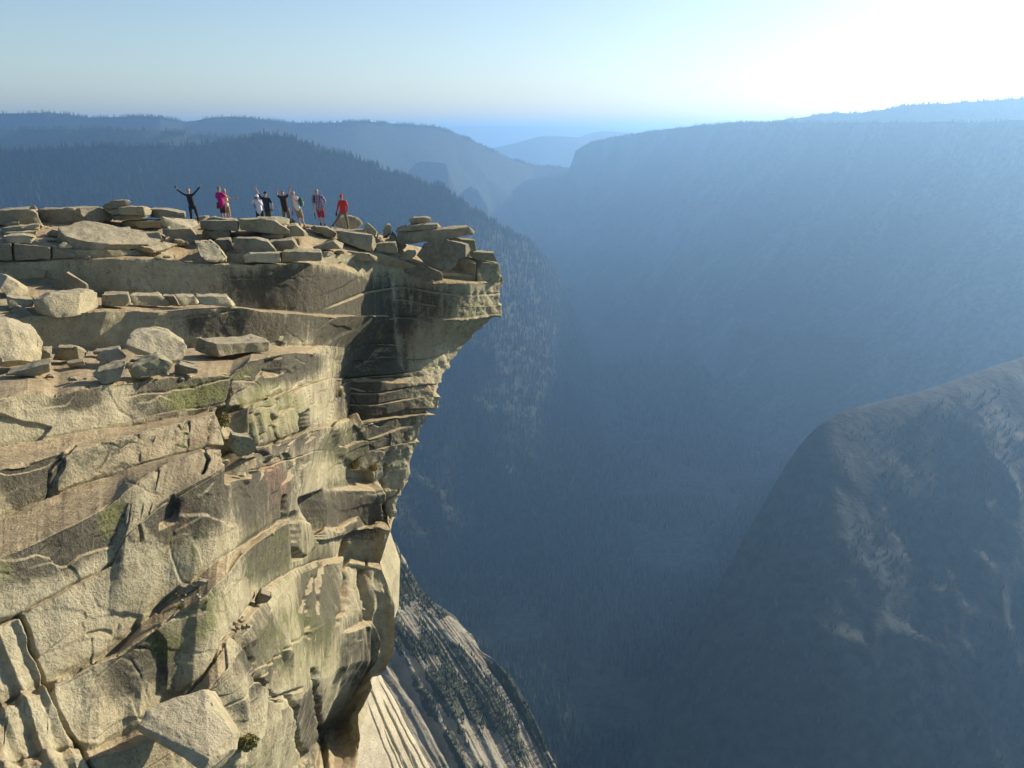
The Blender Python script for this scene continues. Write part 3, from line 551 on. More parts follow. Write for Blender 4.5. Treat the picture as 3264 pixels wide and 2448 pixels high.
RK = [
 ('a', [(-60,118),(345,95),(425,150),(470,275),(-60,285)], "long grey slab at the extreme left end of the skyline", dict(th=3, mat=M_GREY)),
 ('a', [(450,105),(1000,85),(1130,82),(1240,130,.7),(1300,180,1.0),(1303,245,.9),(1150,270),(490,278),(440,180)], "long dark skyline slab with a pale chipped right end", dict(th=3, mat=M_GREY)),
 ('a', [(345,80),(400,55),(430,95),(350,100)], "tiny pointed stone on the joint between the two long skyline slabs", dict(d=37.5, name="boulder")),
 ('a', [(720,108),(790,75),(885,90),(888,110)], "small flat pale stone lying on the long dark skyline slab", dict(d=38, yaw=30)),
 ('a', [(1205,70),(1240,35),(1320,-5),(1500,-12),(1535,10),(1500,60),(1290,108),(1215,100)], "rounded cap boulder perched highest on the left skyline", dict(d=41.2, th=1.6, mat=M_GREY, name="boulder", bev=.07)),
 ('a', [(1240,110),(1500,75),(1680,78),(1780,125,.5),(1765,165,.4),(1700,170),(1290,160)], "flat slab directly under the rounded cap boulder", dict(d=41, th=2.4)),
 ('a', [(1290,170),(1700,166),(1750,200),(1620,230),(1330,235)], "dark shaded block under the slab that carries the cap boulder", dict(d=41.3, mat=M_GREY)),
 ('a', [(1740,105),(1900,100),(2165,150),(2172,200),(1760,198)], "dark low skyline slab left of the person with raised arms in black", dict(d=42.5, th=2.5, mat=M_GREY)),
 ('b', [(60,190),(480,225,.5),(490,280,.5),(400,330),(55,325),(45,260)], "rough sunlit pale block at the feet of the person in black leggings", dict(yaw=38, lean=16, mat=M_PALE, d=39.0)),
 ('b', [(60,332),(400,328),(462,410),(110,430),(70,390)], "grey slab supporting the rough sunlit pale block", dict(th=1.8, mat=M_GREY, d=38.6)),
 ('a', [(1430,240),(1880,240),(1890,325),(1650,328),(1440,320)], "thin grey slab left of the rough sunlit pale block", dict(th=2.0)),
 ('a', [(1170,350),(1510,328),(1522,380),(1380,400),(1190,378)], "thin weathered plate behind the big tilted slab", dict(th=1.6, mat=M_GREY)),
 ('a', [(1450,392),(1870,375),(1935,510),(1640,540),(1450,500)], "grey block with a pale sunlit patch right of the big tilted slab", dict(th=1.6, lean=14, yaw=8)),
 ('a', [(410,440),(440,372),(740,410),(1180,510),(1480,610),(1490,640),(1140,660),(900,600),(560,520),(430,480)], "big tilted slab with broad sunlit top sloping down to the right", dict(ext=(0.7, 2.3, 0.28), taper=.93, mat=M_ROCK)),
 ('a', [(1315,475),(1745,560),(1890,585,.5),(1840,625,.4),(1745,640),(1700,640),(1320,555)], "thin tilted plank of rock resting against the big tilted slab", dict(ext=(0.3, 1.3, 0.1), dd=-.2)),
 ('a', [(20,320),(350,292),(475,280,.6),(470,350,.6),(360,362),(30,370)], "flat slab with sunlit right end, topmost of the left stack", dict(th=1.6)),
 ('a', [(35,385),(430,362),(420,410),(40,415)], "thin middle slab of the left stack", dict(th=1.5)),
 ('a', [(40,420),(280,405),(400,420),(470,490,.4),(350,505),(70,495)], "rough bottom slab of the left stack with a sunlit right side", dict(th=1.4, yaw=22, lean=14, mat=M_PALE)),
 ('a', [(-30,278),(60,255),(220,250),(226,292),(-30,302)], "small grey slab behind the top of the left stack", dict(th=1.0, mat=M_GREY)),
 ('a', [(-90,508),(128,505),(148,700),(-90,705)], "squared grey block at the left photo edge below the left stack", dict(th=2, mat=M_GREY, chips=1)),
 ('a', [(166,510),(600,545),(588,690),(182,700)], "wide squared grey block, middle of the three jointed blocks", dict(th=2, mat=M_GREY, chips=1)),
 ('a', [(620,552),(740,570),(890,640),(880,670),(610,688)], "wedge shaped grey block tapering under the big tilted slab", dict(th=2, mat=M_GREY, chips=1)),
 ('a', [(-60,812),(540,806),(600,865,.4),(500,915),(-60,925)], "long flat slab with sunlit top at the left photo edge", dict(th=1.3, lean=12)),
 ('a', [(-60,870),(60,880),(200,960),(330,1050,.3),(332,1110,.3),(290,1135),(-60,1112)], "rounded sunlit boulder sloping down from the left photo edge", dict(lean=44, yaw=34, mat=M_PALE, name="boulder", bev=.06)),
 ('a', [(590,1010),(780,835),(1040,995),(1060,1080),(760,1085),(640,1040)], "triangular slab standing on edge in shade", dict(th=.55, lean=4, mat=M_GREY)),
 ('a', [(1050,995),(1600,1020),(1642,1080,.3),(1420,1095),(1080,1090)], "flat slab to the right of the triangular standing slab", dict(th=1.0, lean=10)),
 ('a', [(1610,890),(1720,935),(1800,1040),(1795,1100),(1730,1085),(1640,960)], "pale sunlit nub sticking out of the long shaded face", dict(yaw=50, lean=10, mat=M_PALE, th=.8, name="boulder")),
 ('a', [(1190,1105),(1500,1110),(1530,1240),(1400,1245),(1190,1250)], "shaded block with a chipped corner beside the large pale boulder", dict(th=1.0, lean=5)),
 ('a', [(1520,1110),(1900,1110),(1960,1160),(2020,1240),(1560,1238)], "rough sunlit block second from the left in the row under the long shaded face", dict(th=1.0, yaw=34, lean=12, mat=M_PALE)),
 ('b', [(60,1115),(200,1118),(275,1240),(180,1238)], "narrow grey wedge between two sunlit blocks of the row", dict(th=.8, mat=M_GREY)),
 ('b', [(225,1120),(450,1120),(500,1212),(280,1237)], "knobbly sunlit block just right of the narrow grey wedge", dict(th=.8, yaw=36, lean=12, mat=M_PALE)),
 ('b', [(460,1120),(840,1125),(925,1232,.4),(880,1240),(520,1214)], "long sunlit block at the right end of the row of blocks", dict(th=.9, yaw=28, lean=14, mat=M_PALE)),
 ('a', [(385,1200),(600,1112),(1000,1078),(1160,1100,.3),(1185,1280,.3),(1000,1340),(740,1380),(420,1365)], "large pale boulder with a flat lower edge and a small dark notch", dict(yaw=40, lean=30, mat=M_PALE, name="boulder", dd=-.2, th=1.3, bev=.07)),
 ('a', [(80,1135),(420,1155),(385,1250),(110,1268)], "small rough pale block behind the large pale boulder", dict(yaw=30, lean=10, th=.9, mat=M_PALE)),
 ('a', [(0,1380),(200,1235),(310,1285),(590,1570),(568,1660),(300,1665),(60,1500)], "flat grey slab leaning behind the huge boulder at the left edge", dict(lean=22, yaw=-12, th=.5, mat=M_GREY)),
 ('d', [(-90,1095),(60,1085),(250,1140,.3),(295,1220,.4),(285,1380,.3),(150,1412),(-90,1422)], "huge pale sunlit boulder cut by the left photo edge", dict(yaw=46, lean=44, mat=M_PALE, name="boulder", dd=-.6, th=1.5, bev=.07)),
 ('d', [(285,1265),(365,1262),(352,1358),(285,1355)], "small upright grey stone right of the huge left boulder", dict(th=.5, mat=M_GREY, name="boulder")),
 ('d', [(370,1345),(405,1255),(540,1255),(635,1300,.3),(560,1355)], "angular shaded stone lying between the huge boulder and the tan boulder", dict(th=.7, lean=8, name="boulder")),
 ('d', [(640,1290),(850,1265),(862,1282),(650,1312)], "thin flat stone touching the left foot of the tan boulder", dict(th=.6)),
 ('d', [(665,1352),(720,1300),(840,1288),(890,1330),(780,1382)], "sunlit stone with a ridged top in front of the thin flat stone", dict(th=.7, lean=26, yaw=24, mat=M_PALE, name="boulder")),
 ('d', [(460,1372),(595,1350),(602,1387),(480,1397)], "small flat stone in front of the angular shaded stone", dict(th=.5)),
 ('d', [(700,1365),(742,1355),(775,1392),(720,1390)], "smallest pointed stone between the flat stone and the square tan stone", dict(th=.3, name="boulder")),
 ('d', [(850,1270),(890,1160),(1090,1135),(1200,1160),(1315,1245),(1290,1350),(1240,1375),(1150,1335),(1050,1338),(940,1300)], "large tan boulder with a smooth sunlit top and greenish lower right corner", dict(lean=58, yaw=36, name="boulder", th=0.9, dd=-.2, mat=M_PALE, bev=.06)),
 ('d', [(893,1405),(1130,1325),(1230,1370),(1180,1440),(960,1492),(930,1480)], "greenish lichen covered boulder below the large tan boulder", dict(lean=24, yaw=28, mat=M_LICH, name="boulder", th=.8)),
 ('d', [(1205,1400),(1260,1375),(1390,1408),(1402,1440),(1220,1447)], "low dark rounded stone right of the lichen covered boulder", dict(th=.7, mat=M_GREY, name="boulder")),
 ('d', [(655,1460),(690,1420),(890,1380),(838,1495),(720,1510)], "square tan stone left of the lichen covered boulder", dict(lean=20, yaw=10, th=.8, name="boulder")),
 ('d', [(1280,1195),(1430,1188),(1432,1226),(1300,1234)], "small slab behind the right shoulder of the large tan boulder", dict(th=.8)),
 ('d', [(40,1450),(270,1385),(358,1366),(352,1432),(285,1452)], "shaded flat stone underneath the huge left boulder", dict(th=.8, dd=-.1)),
 ('d', [(1290,1242),(1500,1234),(1900,1216),(1892,1284),(1500,1322),(1292,1342)], "long low slab right of the large tan boulder on the tan ledge", dict(th=1.2, lean=5, yaw=42)),
 ('b', [(440,465),(640,470),(700,510),(840,690),(830,730),(600,720),(500,640)], "tan sunlit boulder tipped forward on the edge of the long shaded face", dict(lean=50, yaw=30, mat=M_PALE, name="boulder", th=1.0)),
 ('b', [(525,360),(820,345),(865,380),(850,455),(530,455)], "grey squared block above the tipped tan boulder", dict(th=1.6, mat=M_GREY)),
 ('b', [(690,460),(850,456),(885,590),(770,592)], "narrow grey block right of the tipped tan boulder", dict(th=1.2, mat=M_GREY)),
 ('b', [(905,440),(1170,445),(1300,480),(1415,605),(1100,640),(940,640)], "big smooth grey block with a rounded top right corner", dict(th=2.0, lean=12, mat=M_GREY)),
 ('b', [(500,240),(920,235),(955,285),(950,365),(510,350)], "grey skyline slab below the person in magenta", dict(th=2.6, mat=M_GREY, d=41)),
 ('b', [(960,217),(1380,230),(1450,290),(1560,350),(1562,386),(1400,395),(990,345)], "long skyline slab below the people with cameras, undercut on its right", dict(th=3.0, d=41.5)),
 ('b', [(1180,197),(1480,195),(1570,222),(1562,285),(1450,272),(1400,226)], "rough sunlit stone lying on the right end of the long skyline slab", dict(yaw=32, lean=14, th=1.0, mat=M_PALE, d=42)),
 ('b', [(1540,300),(1640,290),(1772,390),(1770,420),(1540,425),(1480,400)], "grey wedge slab below the person with the green backpack", dict(th=2.0, lean=12, yaw=8, d=42)),
 ('b', [(1300,480),(1590,460),(1680,580),(1420,602)], "grey slanted block left of the sandy hollow", dict(th=1.6, mat=M_GREY)),
 ('b', [(1020,660),(1100,622),(1440,616),(1460,720),(1030,730)], "rough sunlit bench block, leftmost of the three above the lichen face", dict(th=1.3, yaw=24, lean=8, mat=M_PALE, chips=2)),
 ('b', [(1455,606),(1640,592),(1940,610),(1940,705),(1465,725)], "wide grey bench block, middle of the three above the lichen face", dict(th=1.6, chips=2)),
 ('c', [(28,590),(300,572),(560,605),(655,650,.3),(640,690,.2),(260,682),(35,686)], "bench slab with a rough top, rightmost of the three above the lichen face", dict(th=1.8, lean=14, chips=2)),
 ('b', [(590,238),(600,205),(660,185),(850,225),(840,242)], "low sunlit stone between the person in leggings and the one in magenta", dict(th=1.0, d=42.5)),
 ('b', [(440,196),(600,180),(615,215),(450,240)], "low flat stone behind the legs of the person in leggings", dict(th=1.0, d=47.5)),
 ('b', [(1230,392),(1480,402),(1460,442),(1210,442)], "dark stone wedged in the gap under the long skyline slab", dict(th=1.0, d=41.6, mat=M_GREY)),
 ('c', [(170,285),(230,190),(330,170),(440,195),(500,265),(450,312),(330,328),(200,305)], "big rough boulder behind the legs of the person in red", dict(th=1.4, d=50.3, yaw=20, lean=18, name="boulder", bev=.07)),
 ('c', [(505,265),(540,248),(680,380),(740,460),(690,472),(520,360)], "thin dark plate leaning down to the right near the person in red", dict(th=.5, mat=M_PALE, yaw=14, lean=6)),
 ('c', [(715,450),(720,330),(750,262),(790,250),(812,290),(808,370),(780,462)], "tall narrow stone standing upright near the cliff tip", dict(th=.5, taper=.8, mat=M_PALE, yaw=14, lean=6)),
 ('c', [(770,462),(820,345),(862,390),(880,440),(860,500),(780,474)], "pointed stone leaning right of the upright stone", dict(th=.6, name="boulder")),
 ('c', [(1010,215),(1050,195),(1200,185),(1260,192),(1270,235),(1200,260),(1030,270)], "rounded block crowning the slab pile at the cliff tip", dict(th=1.0, d=48.6, name="boulder", bev=.06)),
 ('c', [(865,330),(900,300),(980,286),(985,345),(860,356)], "short slab at the left of the tip pile under the crowning block", dict(th=1.2, d=48.0, chips=1)),
 ('c', [(988,290),(1340,262),(1380,300,.3),(1330,325),(988,348)], "thin layered slab directly under the crowning block", dict(th=1.8, d=48.0, chips=1)),
 ('c', [(880,370),(1600,310),(1690,288,.3),(1755,350,.6),(1740,380,.5),(1500,430),(900,505),(880,440)], "long beam of rock jutting over the drop at the cliff tip", dict(th=1.7, d=47.8, taper=.95, chips=1)),
 ('c', [(1100,620),(1190,480),(1440,442),(1690,510,.2),(1700,600,.2),(1480,782),(1390,800),(1220,742)], "large grey slab leaning under the long jutting beam", dict(th=.75, lean=8, yaw=-6, d=47.0, ext=(.25, .7, .1), mat=M_GREY)),
 ('c', [(1440,440),(1560,425),(1760,450),(1775,570),(1700,592),(1600,560)], "yellowish block behind the top of the large leaning slab", dict(th=1.2, yaw=25, d=49.2, mat=M_LICH)),
 ('c', [(1720,582),(1980,592),(2020,695),(1780,682),(1720,640)], "square lichen block, upper of the two at the outermost tip", dict(th=1.6, yaw=12, d=49.6, mat=M_LICH, chips=2)),
 ('c', [(1770,690),(2040,712),(2060,770),(2042,900),(2030,928),(1790,922)], "rough yellow lichen block, lower of the two at the outermost tip", dict(th=1.8, yaw=36, d=49.4, mat=M_LICH, chips=3)),
 ('c', [(1400,792),(1640,642),(1770,690),(1790,925),(1600,915),(1420,832)], "brown shaded block below the large leaning slab", dict(th=1.6, yaw=-16, d=49.0, mat=M_ROCK, chips=2)),
 ('c', [(890,640),(1000,570),(1110,560),(1120,590),(1050,660),(930,690)], "small wedge stone left of the large leaning slab", dict(th=.7, name="boulder")),
 ('c', [(840,690),(880,660),(1050,690),(1200,750),(1380,820),(1402,930),(1380,945),(1200,910),(1050,860),(900,780)], "curved grey slab sagging below the large leaning slab", dict(th=.9, mat=M_GREY, d=47.2)),
 ('c', [(1215,912),(1250,890),(1295,910),(1290,945),(1225,946)], "small round tan stone on the lip of the far wall", dict(th=.4, d=46.9, name="boulder", bev=.08)),
 ('c', [(620,500),(700,480),(860,480),(890,600),(640,582)], "squared stone under the upright stone near the tip", dict(th=1.0)),
 ('c', [(190,390),(260,350),(600,390),(660,480,.3),(600,600),(560,530),(300,482),(200,440)], "broad pitted slab in front of the person in red", dict(th=1.3, lean=24, yaw=12, mat=M_ROCK)),
 ('b', [(1790,330),(1850,305),(2000,310),(2120,380),(2090,440),(2020,442),(1960,400)], "rounded slab in front of the person in plaid", dict(th=1.3, lean=26, yaw=14, name="boulder")),
 ('b', [(1830,545),(1900,520),(2100,462),(2200,520),(2180,562),(1900,582)], "low stone lying right of the sandy hollow", dict(th=1.0, lean=16)),
 ('c', [(190,348),(545,330),(550,375),(200,372)], "thin flat slab behind the broad pitted slab", dict(th=1.2)),
 ('c', [(655,655),(725,650),(730,712),(660,712)], "small cube of rock right of the rightmost bench slab", dict(th=.6, name="boulder")),
 ('c', [(720,610),(830,690),(832,738),(740,722)], "slanted grey stone between the bench slabs and the curved slab", dict(th=.8, mat=M_GREY)),
 ('c', [(2035,888),(2095,935),(2060,946),(2025,926)], "small knob on the outermost edge of the cliff tip", dict(th=.4, d=50.5, mat=M_LICH, name="boulder")),
 ('f', [(150,1060),(380,1090),(450,1250),(220,1330),(130,1200)], "lichen spotted stone jammed in the dark hollow of the blocky wall", dict(th=.6, mat=M_LICH, name="boulder", yaw=30)),
 ('f', [(205,1530),(290,1538),(310,1552),(240,1570)], "small white stone on the floor of the lower dark hollow", dict(th=.3, lean=40, mat=M_PALE)),
 ('e', [(1225,445),(1270,385),(1395,385),(1340,420),(1250,455)], "flat dark stone lying on the narrow diagonal ledge", dict(th=.25, lean=40, mat=M_GREY)),
 ('e', [(1330,362),(1400,338),(1478,352),(1400,378)], "thin stone above the flat dark stone on the diagonal ledge", dict(th=.2, lean=40, mat=M_GREY)),
 ('e', [(1840,425),(1920,455),(1885,492),(1795,512)], "dark wedge of rock at the head of the lower diagonal ledge", dict(th=.4, lean=10, mat=M_GREY)),
]
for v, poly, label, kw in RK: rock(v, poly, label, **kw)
# the fallen block at the bottom of the picture
bp = [(1030,1250,.25),(1120,1200,.5),(1440,1100,.9),(975,1350,0),(985,1400,.0),(1350,1632,-.5),(1440,1690,-.55),(1480,1590,-.45),(1480,1665,-.4),(1642,1530,.1),(1640,1410,.25)]
A = np.array([pt(*photo('e', p[:2]), 13.0+p[2]) for p in bp]); Bk = A + np.array([-.05, .6, -.5])
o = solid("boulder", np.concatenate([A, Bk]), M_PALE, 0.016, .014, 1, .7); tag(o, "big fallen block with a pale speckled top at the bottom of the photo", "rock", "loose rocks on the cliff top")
rr = random.Random(5)
for k in range(9):
    x, y = (1660+rr.uniform(-10, 95), 610+rr.uniform(0, 75)); s = rr.uniform(10, 20)
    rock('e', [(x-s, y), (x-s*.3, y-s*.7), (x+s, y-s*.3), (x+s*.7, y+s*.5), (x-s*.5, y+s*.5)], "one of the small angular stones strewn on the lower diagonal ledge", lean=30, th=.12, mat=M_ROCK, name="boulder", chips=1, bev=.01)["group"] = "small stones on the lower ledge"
for k in range(7):
    x, y = (1260+rr.uniform(-10, 150), 455+rr.uniform(-20, 35)); s = rr.uniform(8, 16)
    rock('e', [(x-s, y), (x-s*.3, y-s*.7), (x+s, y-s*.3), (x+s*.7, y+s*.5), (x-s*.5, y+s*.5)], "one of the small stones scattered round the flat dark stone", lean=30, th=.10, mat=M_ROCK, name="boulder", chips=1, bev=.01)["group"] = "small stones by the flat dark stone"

# rubble filling the gaps between the summit slabs
rr = random.Random(11); nrub = 0
while nrub < 84:
    x, y = rr.uniform(5, 1290), rr.uniform(712, 838)
    if nrub >= 60: x, y = rr.uniform(20, 640), rr.uniform(1120, 1235)
    d = cliff_depth(x, y); s = rr.choice((6, 8, 11, 16, 24))*rr.uniform(.8, 1.3)*(1.0 if nrub < 60 else .8); h = s*rr.uniform(.45, .9)
    rock('s', [(x-s, y-h*rr.uniform(.1, .5)), (x-s*rr.uniform(.2, .6), y-h), (x+s*rr.uniform(.2, .7), y-h*rr.uniform(.8, 1.1)), (x+s, y-h*rr.uniform(.2, .6)), (x+s*.7, y), (x-s*.7, y)],
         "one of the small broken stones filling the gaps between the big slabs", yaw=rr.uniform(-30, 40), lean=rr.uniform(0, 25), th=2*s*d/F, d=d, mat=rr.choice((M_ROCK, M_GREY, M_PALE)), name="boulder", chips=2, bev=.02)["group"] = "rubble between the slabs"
    nrub += 1
# ------------------------------------------------------------------ bare granite aprons below the cliff
def hp(p): return 1150 + p[0]*0.4811, 1650 + p[1]*0.4811
def apron(name, left, right, n, m, drop, mat, seed, amp, wl, streaks):
    """sheet from its hidden upper edge (left) out to the skyline (right), then falling away behind"""
    def line(L, n):
        P = np.array([pt(x, y, d) for x, y, d in L]); s = np.concatenate([[0], np.cumsum(np.linalg.norm(np.diff(P, axis=0), axis=1))]); q = np.linspace(0, s[-1], n)
        return np.stack([np.interp(q, s, P[:, k]) for k in range(3)], -1), q
    A, qa = line(left, n); B, qb = line(right, n); rows = []
    for t in np.linspace(0, 1, m):
        rows.append(A*(1-t) + B*t)
    for t in np.linspace(0, 1, 16)[1:]:
        rows.append(B + np.array([drop[0]*t, drop[1]*t, -drop[2]*t**1.6]))
    Gp = np.stack(rows); mm = Gp.shape[0]
    ac = np.linalg.norm(np.cumsum(np.concatenate([np.zeros((1, n, 3)), np.diff(Gp, axis=0)]), axis=0), axis=-1); al = np.broadcast_to(qb[None], ac.shape)
    c = np.stack([ac/wl, (al + streaks*ac)/(wl*34), ac*0], -1)
    f = fbm(c, seed, 5); g = fbm(Gp/(wl*6), seed+5, 4); fad = np.ones((mm, 1)); 
    Gp[..., 2] += amp*(f*0.7 + 0.5*g); Gp[..., 0] += amp*0.5*f
    veg = f*0.8 + 0.5*fbm(np.stack([ac/(wl*0.35), (al)/(wl*16), ac*0], -1), seed+3, 4) + g*0.9 - 0.05 + 0.35*fbm(Gp/(wl*1.2), seed+7, 3)
    o = mesh_np(name, Gp.reshape(-1, 3), gridfaces(mm, n), mat, attrs={"veg": veg}); tag(o, kind="structure"); return Gp, veg
n = NT("apron_granite"); v = n.coord(); f1 = n.noise(v, 0.035, 5, 0.65); f2 = n.noise(v, 0.18, 4, 0.7); vg = n.attr("veg")
c = n.mix(n.ramp(f1, 0.3, 0.7), (0.165, 0.142, 0.095), (0.295, 0.26, 0.178))
k = n.math('ADD', vg, n.math('MULTIPLY', n.math('SUBTRACT', f2, 0.5), 1.3))
c = n.mix(n.ramp(k, -0.06, 0.08), c, n.mix(f2, (0.025, 0.032, 0.018), (0.075, 0.075, 0.038))); n.color(c); n.bump(f2, 0.8, 3.0); M_APRON = n.m
r_side = [(*hp(p), d) for p, d in [((60, -160), 980), ((150, 60), 950), ((195, 110), 940), ((245, 170), 928), ((290, 290), 905), ((420, 500), 868), ((500, 570), 852), ((600, 650), 834), ((700, 760), 812), ((800, 870), 792), ((900, 1000), 770), ((1000, 1120), 750), ((1085, 1250), 730), ((1150, 1400), 708), ((1230, 1540), 690), ((1330, 1680), 672), ((1450, 1850), 650)]]
l_side = [(760, 1560, 930), (900, 1800, 815), (1060, 2100, 695), (1220, 2400, 600), (1380, 2700, 520)]
g_ap, veg_ap = apron("granite_apron", l_side, r_side, 420, 240, (40, 160, 760), M_APRON, 211, 7.0, 9.0, 0.0)
Pa = g_ap[:-16, :-1][veg_ap[:-16, :-1] > 0.04]; Pa = Pa[rng.choice(len(Pa), 3200)] + rng.normal(0, 1.2, (3200, 3))*np.array([1, 1, 0])
Vt, Ft, Tt = tree_np(visible(Pa), rng.uniform(2.5, 6.5, len(visible(Pa))), 77)
tag(mesh_np("scrub", Vt, Ft, M_TREE, smooth=False, attrs={"tint": np.clip(Tt*1.2, 0, 0.96)}), "dark scrub and small trees in the cracks of the granite apron", "scrub", kind="stuff")
# the smooth pale sheet right under the bulge
n = NT("sheet_granite"); v = n.coord(); f1 = n.noise(v, 0.9, 5, 0.6); f2 = n.noise(v, 9.0, 5, 0.7); vg = n.attr("veg")
c = n.mix(n.ramp(f1, 0.3, 0.7), (0.35, 0.305, 0.205), (0.50, 0.44, 0.305)); c = n.mix(n.ramp(f2, 0.48, 0.7, 0, 0.6), c, (0.14, 0.125, 0.085)); c = n.mix(n.ramp(f1, 0.55, 0.75, 0, .4), c, (0.30, 0.30, 0.14)); n.color(c); n.bump(f2, 0.8, 0.1); M_SHEET = n.m
rs = [(1150, 2040, 43.5), (1217, 2168, 43), (1250, 2230, 42.8), (1282, 2300, 42.5), (1318, 2370, 42.2), (1357, 2448, 42), (1420, 2580, 41.5)]
ls = [(1030, 2120, 37), (1045, 2300, 36.4), (1065, 2448, 35.8), (1090, 2650, 35)]
NSH, MSH = 420, 300
def lin(L, n):
    P = np.array([pt(x, y, d) for x, y, d in L]); s = np.concatenate([[0], np.cumsum(np.linalg.norm(np.diff(P, axis=0), axis=1))]); q = np.linspace(0, s[-1], n); return np.stack([np.interp(q, s, P[:, k]) for k in range(3)], -1), q
A, qa = lin(ls, NSH); B, qb = lin(rs, NSH); rows = [A*(1-t)+B*t for t in np.linspace(0, 1, MSH)] + [B + np.array([1.5*t, 5*t, -24*t**1.5]) for t in np.linspace(0, 1, 20)[1:]]
Gs = np.stack(rows); tt = np.concatenate([np.linspace(0, 1, MSH), np.full(19, 1.0)])[:, None]; al = qb[None]
dz = 0.07*fbm(Gs/1.5, 301, 4)
for cen, wd, dp, a0, a1 in ((0.62, 0.006, .30, 4, 30), (0.745, 0.010, .6, 3, 9), (0.765, 0.006, .35, 8, 30), (0.86, 0.011, .8, 4.5, 8.5), (0.885, 0.007, .5, 8, 30), (0.70, 0.005, .25, 6, 30), (0.955, 0.006, .3, 3, 30)):
    cc = cen + 0.012*fbm(np.stack([al/2.0, al*0, al*0+cen*9], -1), 303, 4); dz = dz - dp*np.exp(-((tt-cc)/wd)**2)*sstep(a0-1, a0+1, al)*(1-sstep(a1-1, a1+1, al)) + 0.03*sstep(cc-0.004, cc+0.004, tt)*sstep(a0-1, a0+1, al)
Gs[..., 2] += dz*0.45; Gs[..., 0] += dz*0.45
tag(mesh_np("granite_apron", Gs.reshape(-1, 3), gridfaces(*Gs.shape[:2]), M_SHEET, attrs={"veg": Gs[..., 0]*0}), kind="structure")
# ------------------------------------------------------------------ people
SKIN = plain("skin", (0.42, 0.25, 0.165), 0.6, 0.08)
def cloth(name, c): return plain(name, c, 0.85, 0.18, 25)
def capsule(a, b, ra, rb, k=12, h=4):
    a, b = np.asarray(a, float), np.asarray(b, float); ax = b-a; L = np.linalg.norm(ax); ax = ax/L if L > 1e-6 else np.array([0, 0, 1.0])
    t = np.array([1.0, 0, 0]) if abs(ax[0]) < .8 else np.array([0, 1.0, 0]); u = np.cross(ax, t); u /= np.linalg.norm(u); w = np.cross(ax, u)
    rings = [(a - ax*ra*math.cos(q), ra*math.sin(q)) for q in np.linspace(0.15, math.pi/2, h)] + [(b + ax*rb*math.sin(q), rb*math.cos(q)) for q in np.linspace(0, math.pi/2-0.15, h)]
    th = np.arange(k)*2*math.pi/k; V = np.concatenate([c + r*(np.cos(th)[:, None]*u + np.sin(th)[:, None]*w) for c, r in rings])
    n = len(rings); Fq = []
    for i in range(n-1):
        for j in range(k): Fq.append((i*k+j, i*k+(j+1) % k, (i+1)*k+(j+1) % k, (i+1)*k+j))
    return V, Fq, [tuple(range(k))[::-1], tuple((n-1)*k+j for j in range(k))]
def fuse(name, caps, mat, parent, vox=0.011, smooth=5):
    """one continuous skin over tapered limbs: union by remeshing, then smoothed"""
    bm = bmesh.new()
    for c in caps:
        V, Q, caps_ = capsule(*c); vs = [bm.verts.new(v) for v in V]
        for f in Q + caps_: bm.faces.new([vs[i] for i in f])
    me = bpy.data.meshes.new(name); bm.to_mesh(me); bm.free(); o = link(bpy.data.objects.new(name, me))
    r = o.modifiers.new("r", 'REMESH'); r.mode = 'VOXEL'; r.voxel_size = vox; r.use_smooth_shade = True
    s = o.modifiers.new("s", 'SMOOTH'); s.iterations = smooth; s.factor = 0.5
    m2 = bpy.data.meshes.new_from_object(o.evaluated_get(bpy.context.evaluated_depsgraph_get())); o.modifiers.clear(); o.data = m2; bpy.data.meshes.remove(me)
    o.data.materials.clear(); o.data.materials.append(mat); o.data.shade_smooth(); o.parent = parent; return o
ZV = (540, 560, 640/2212)
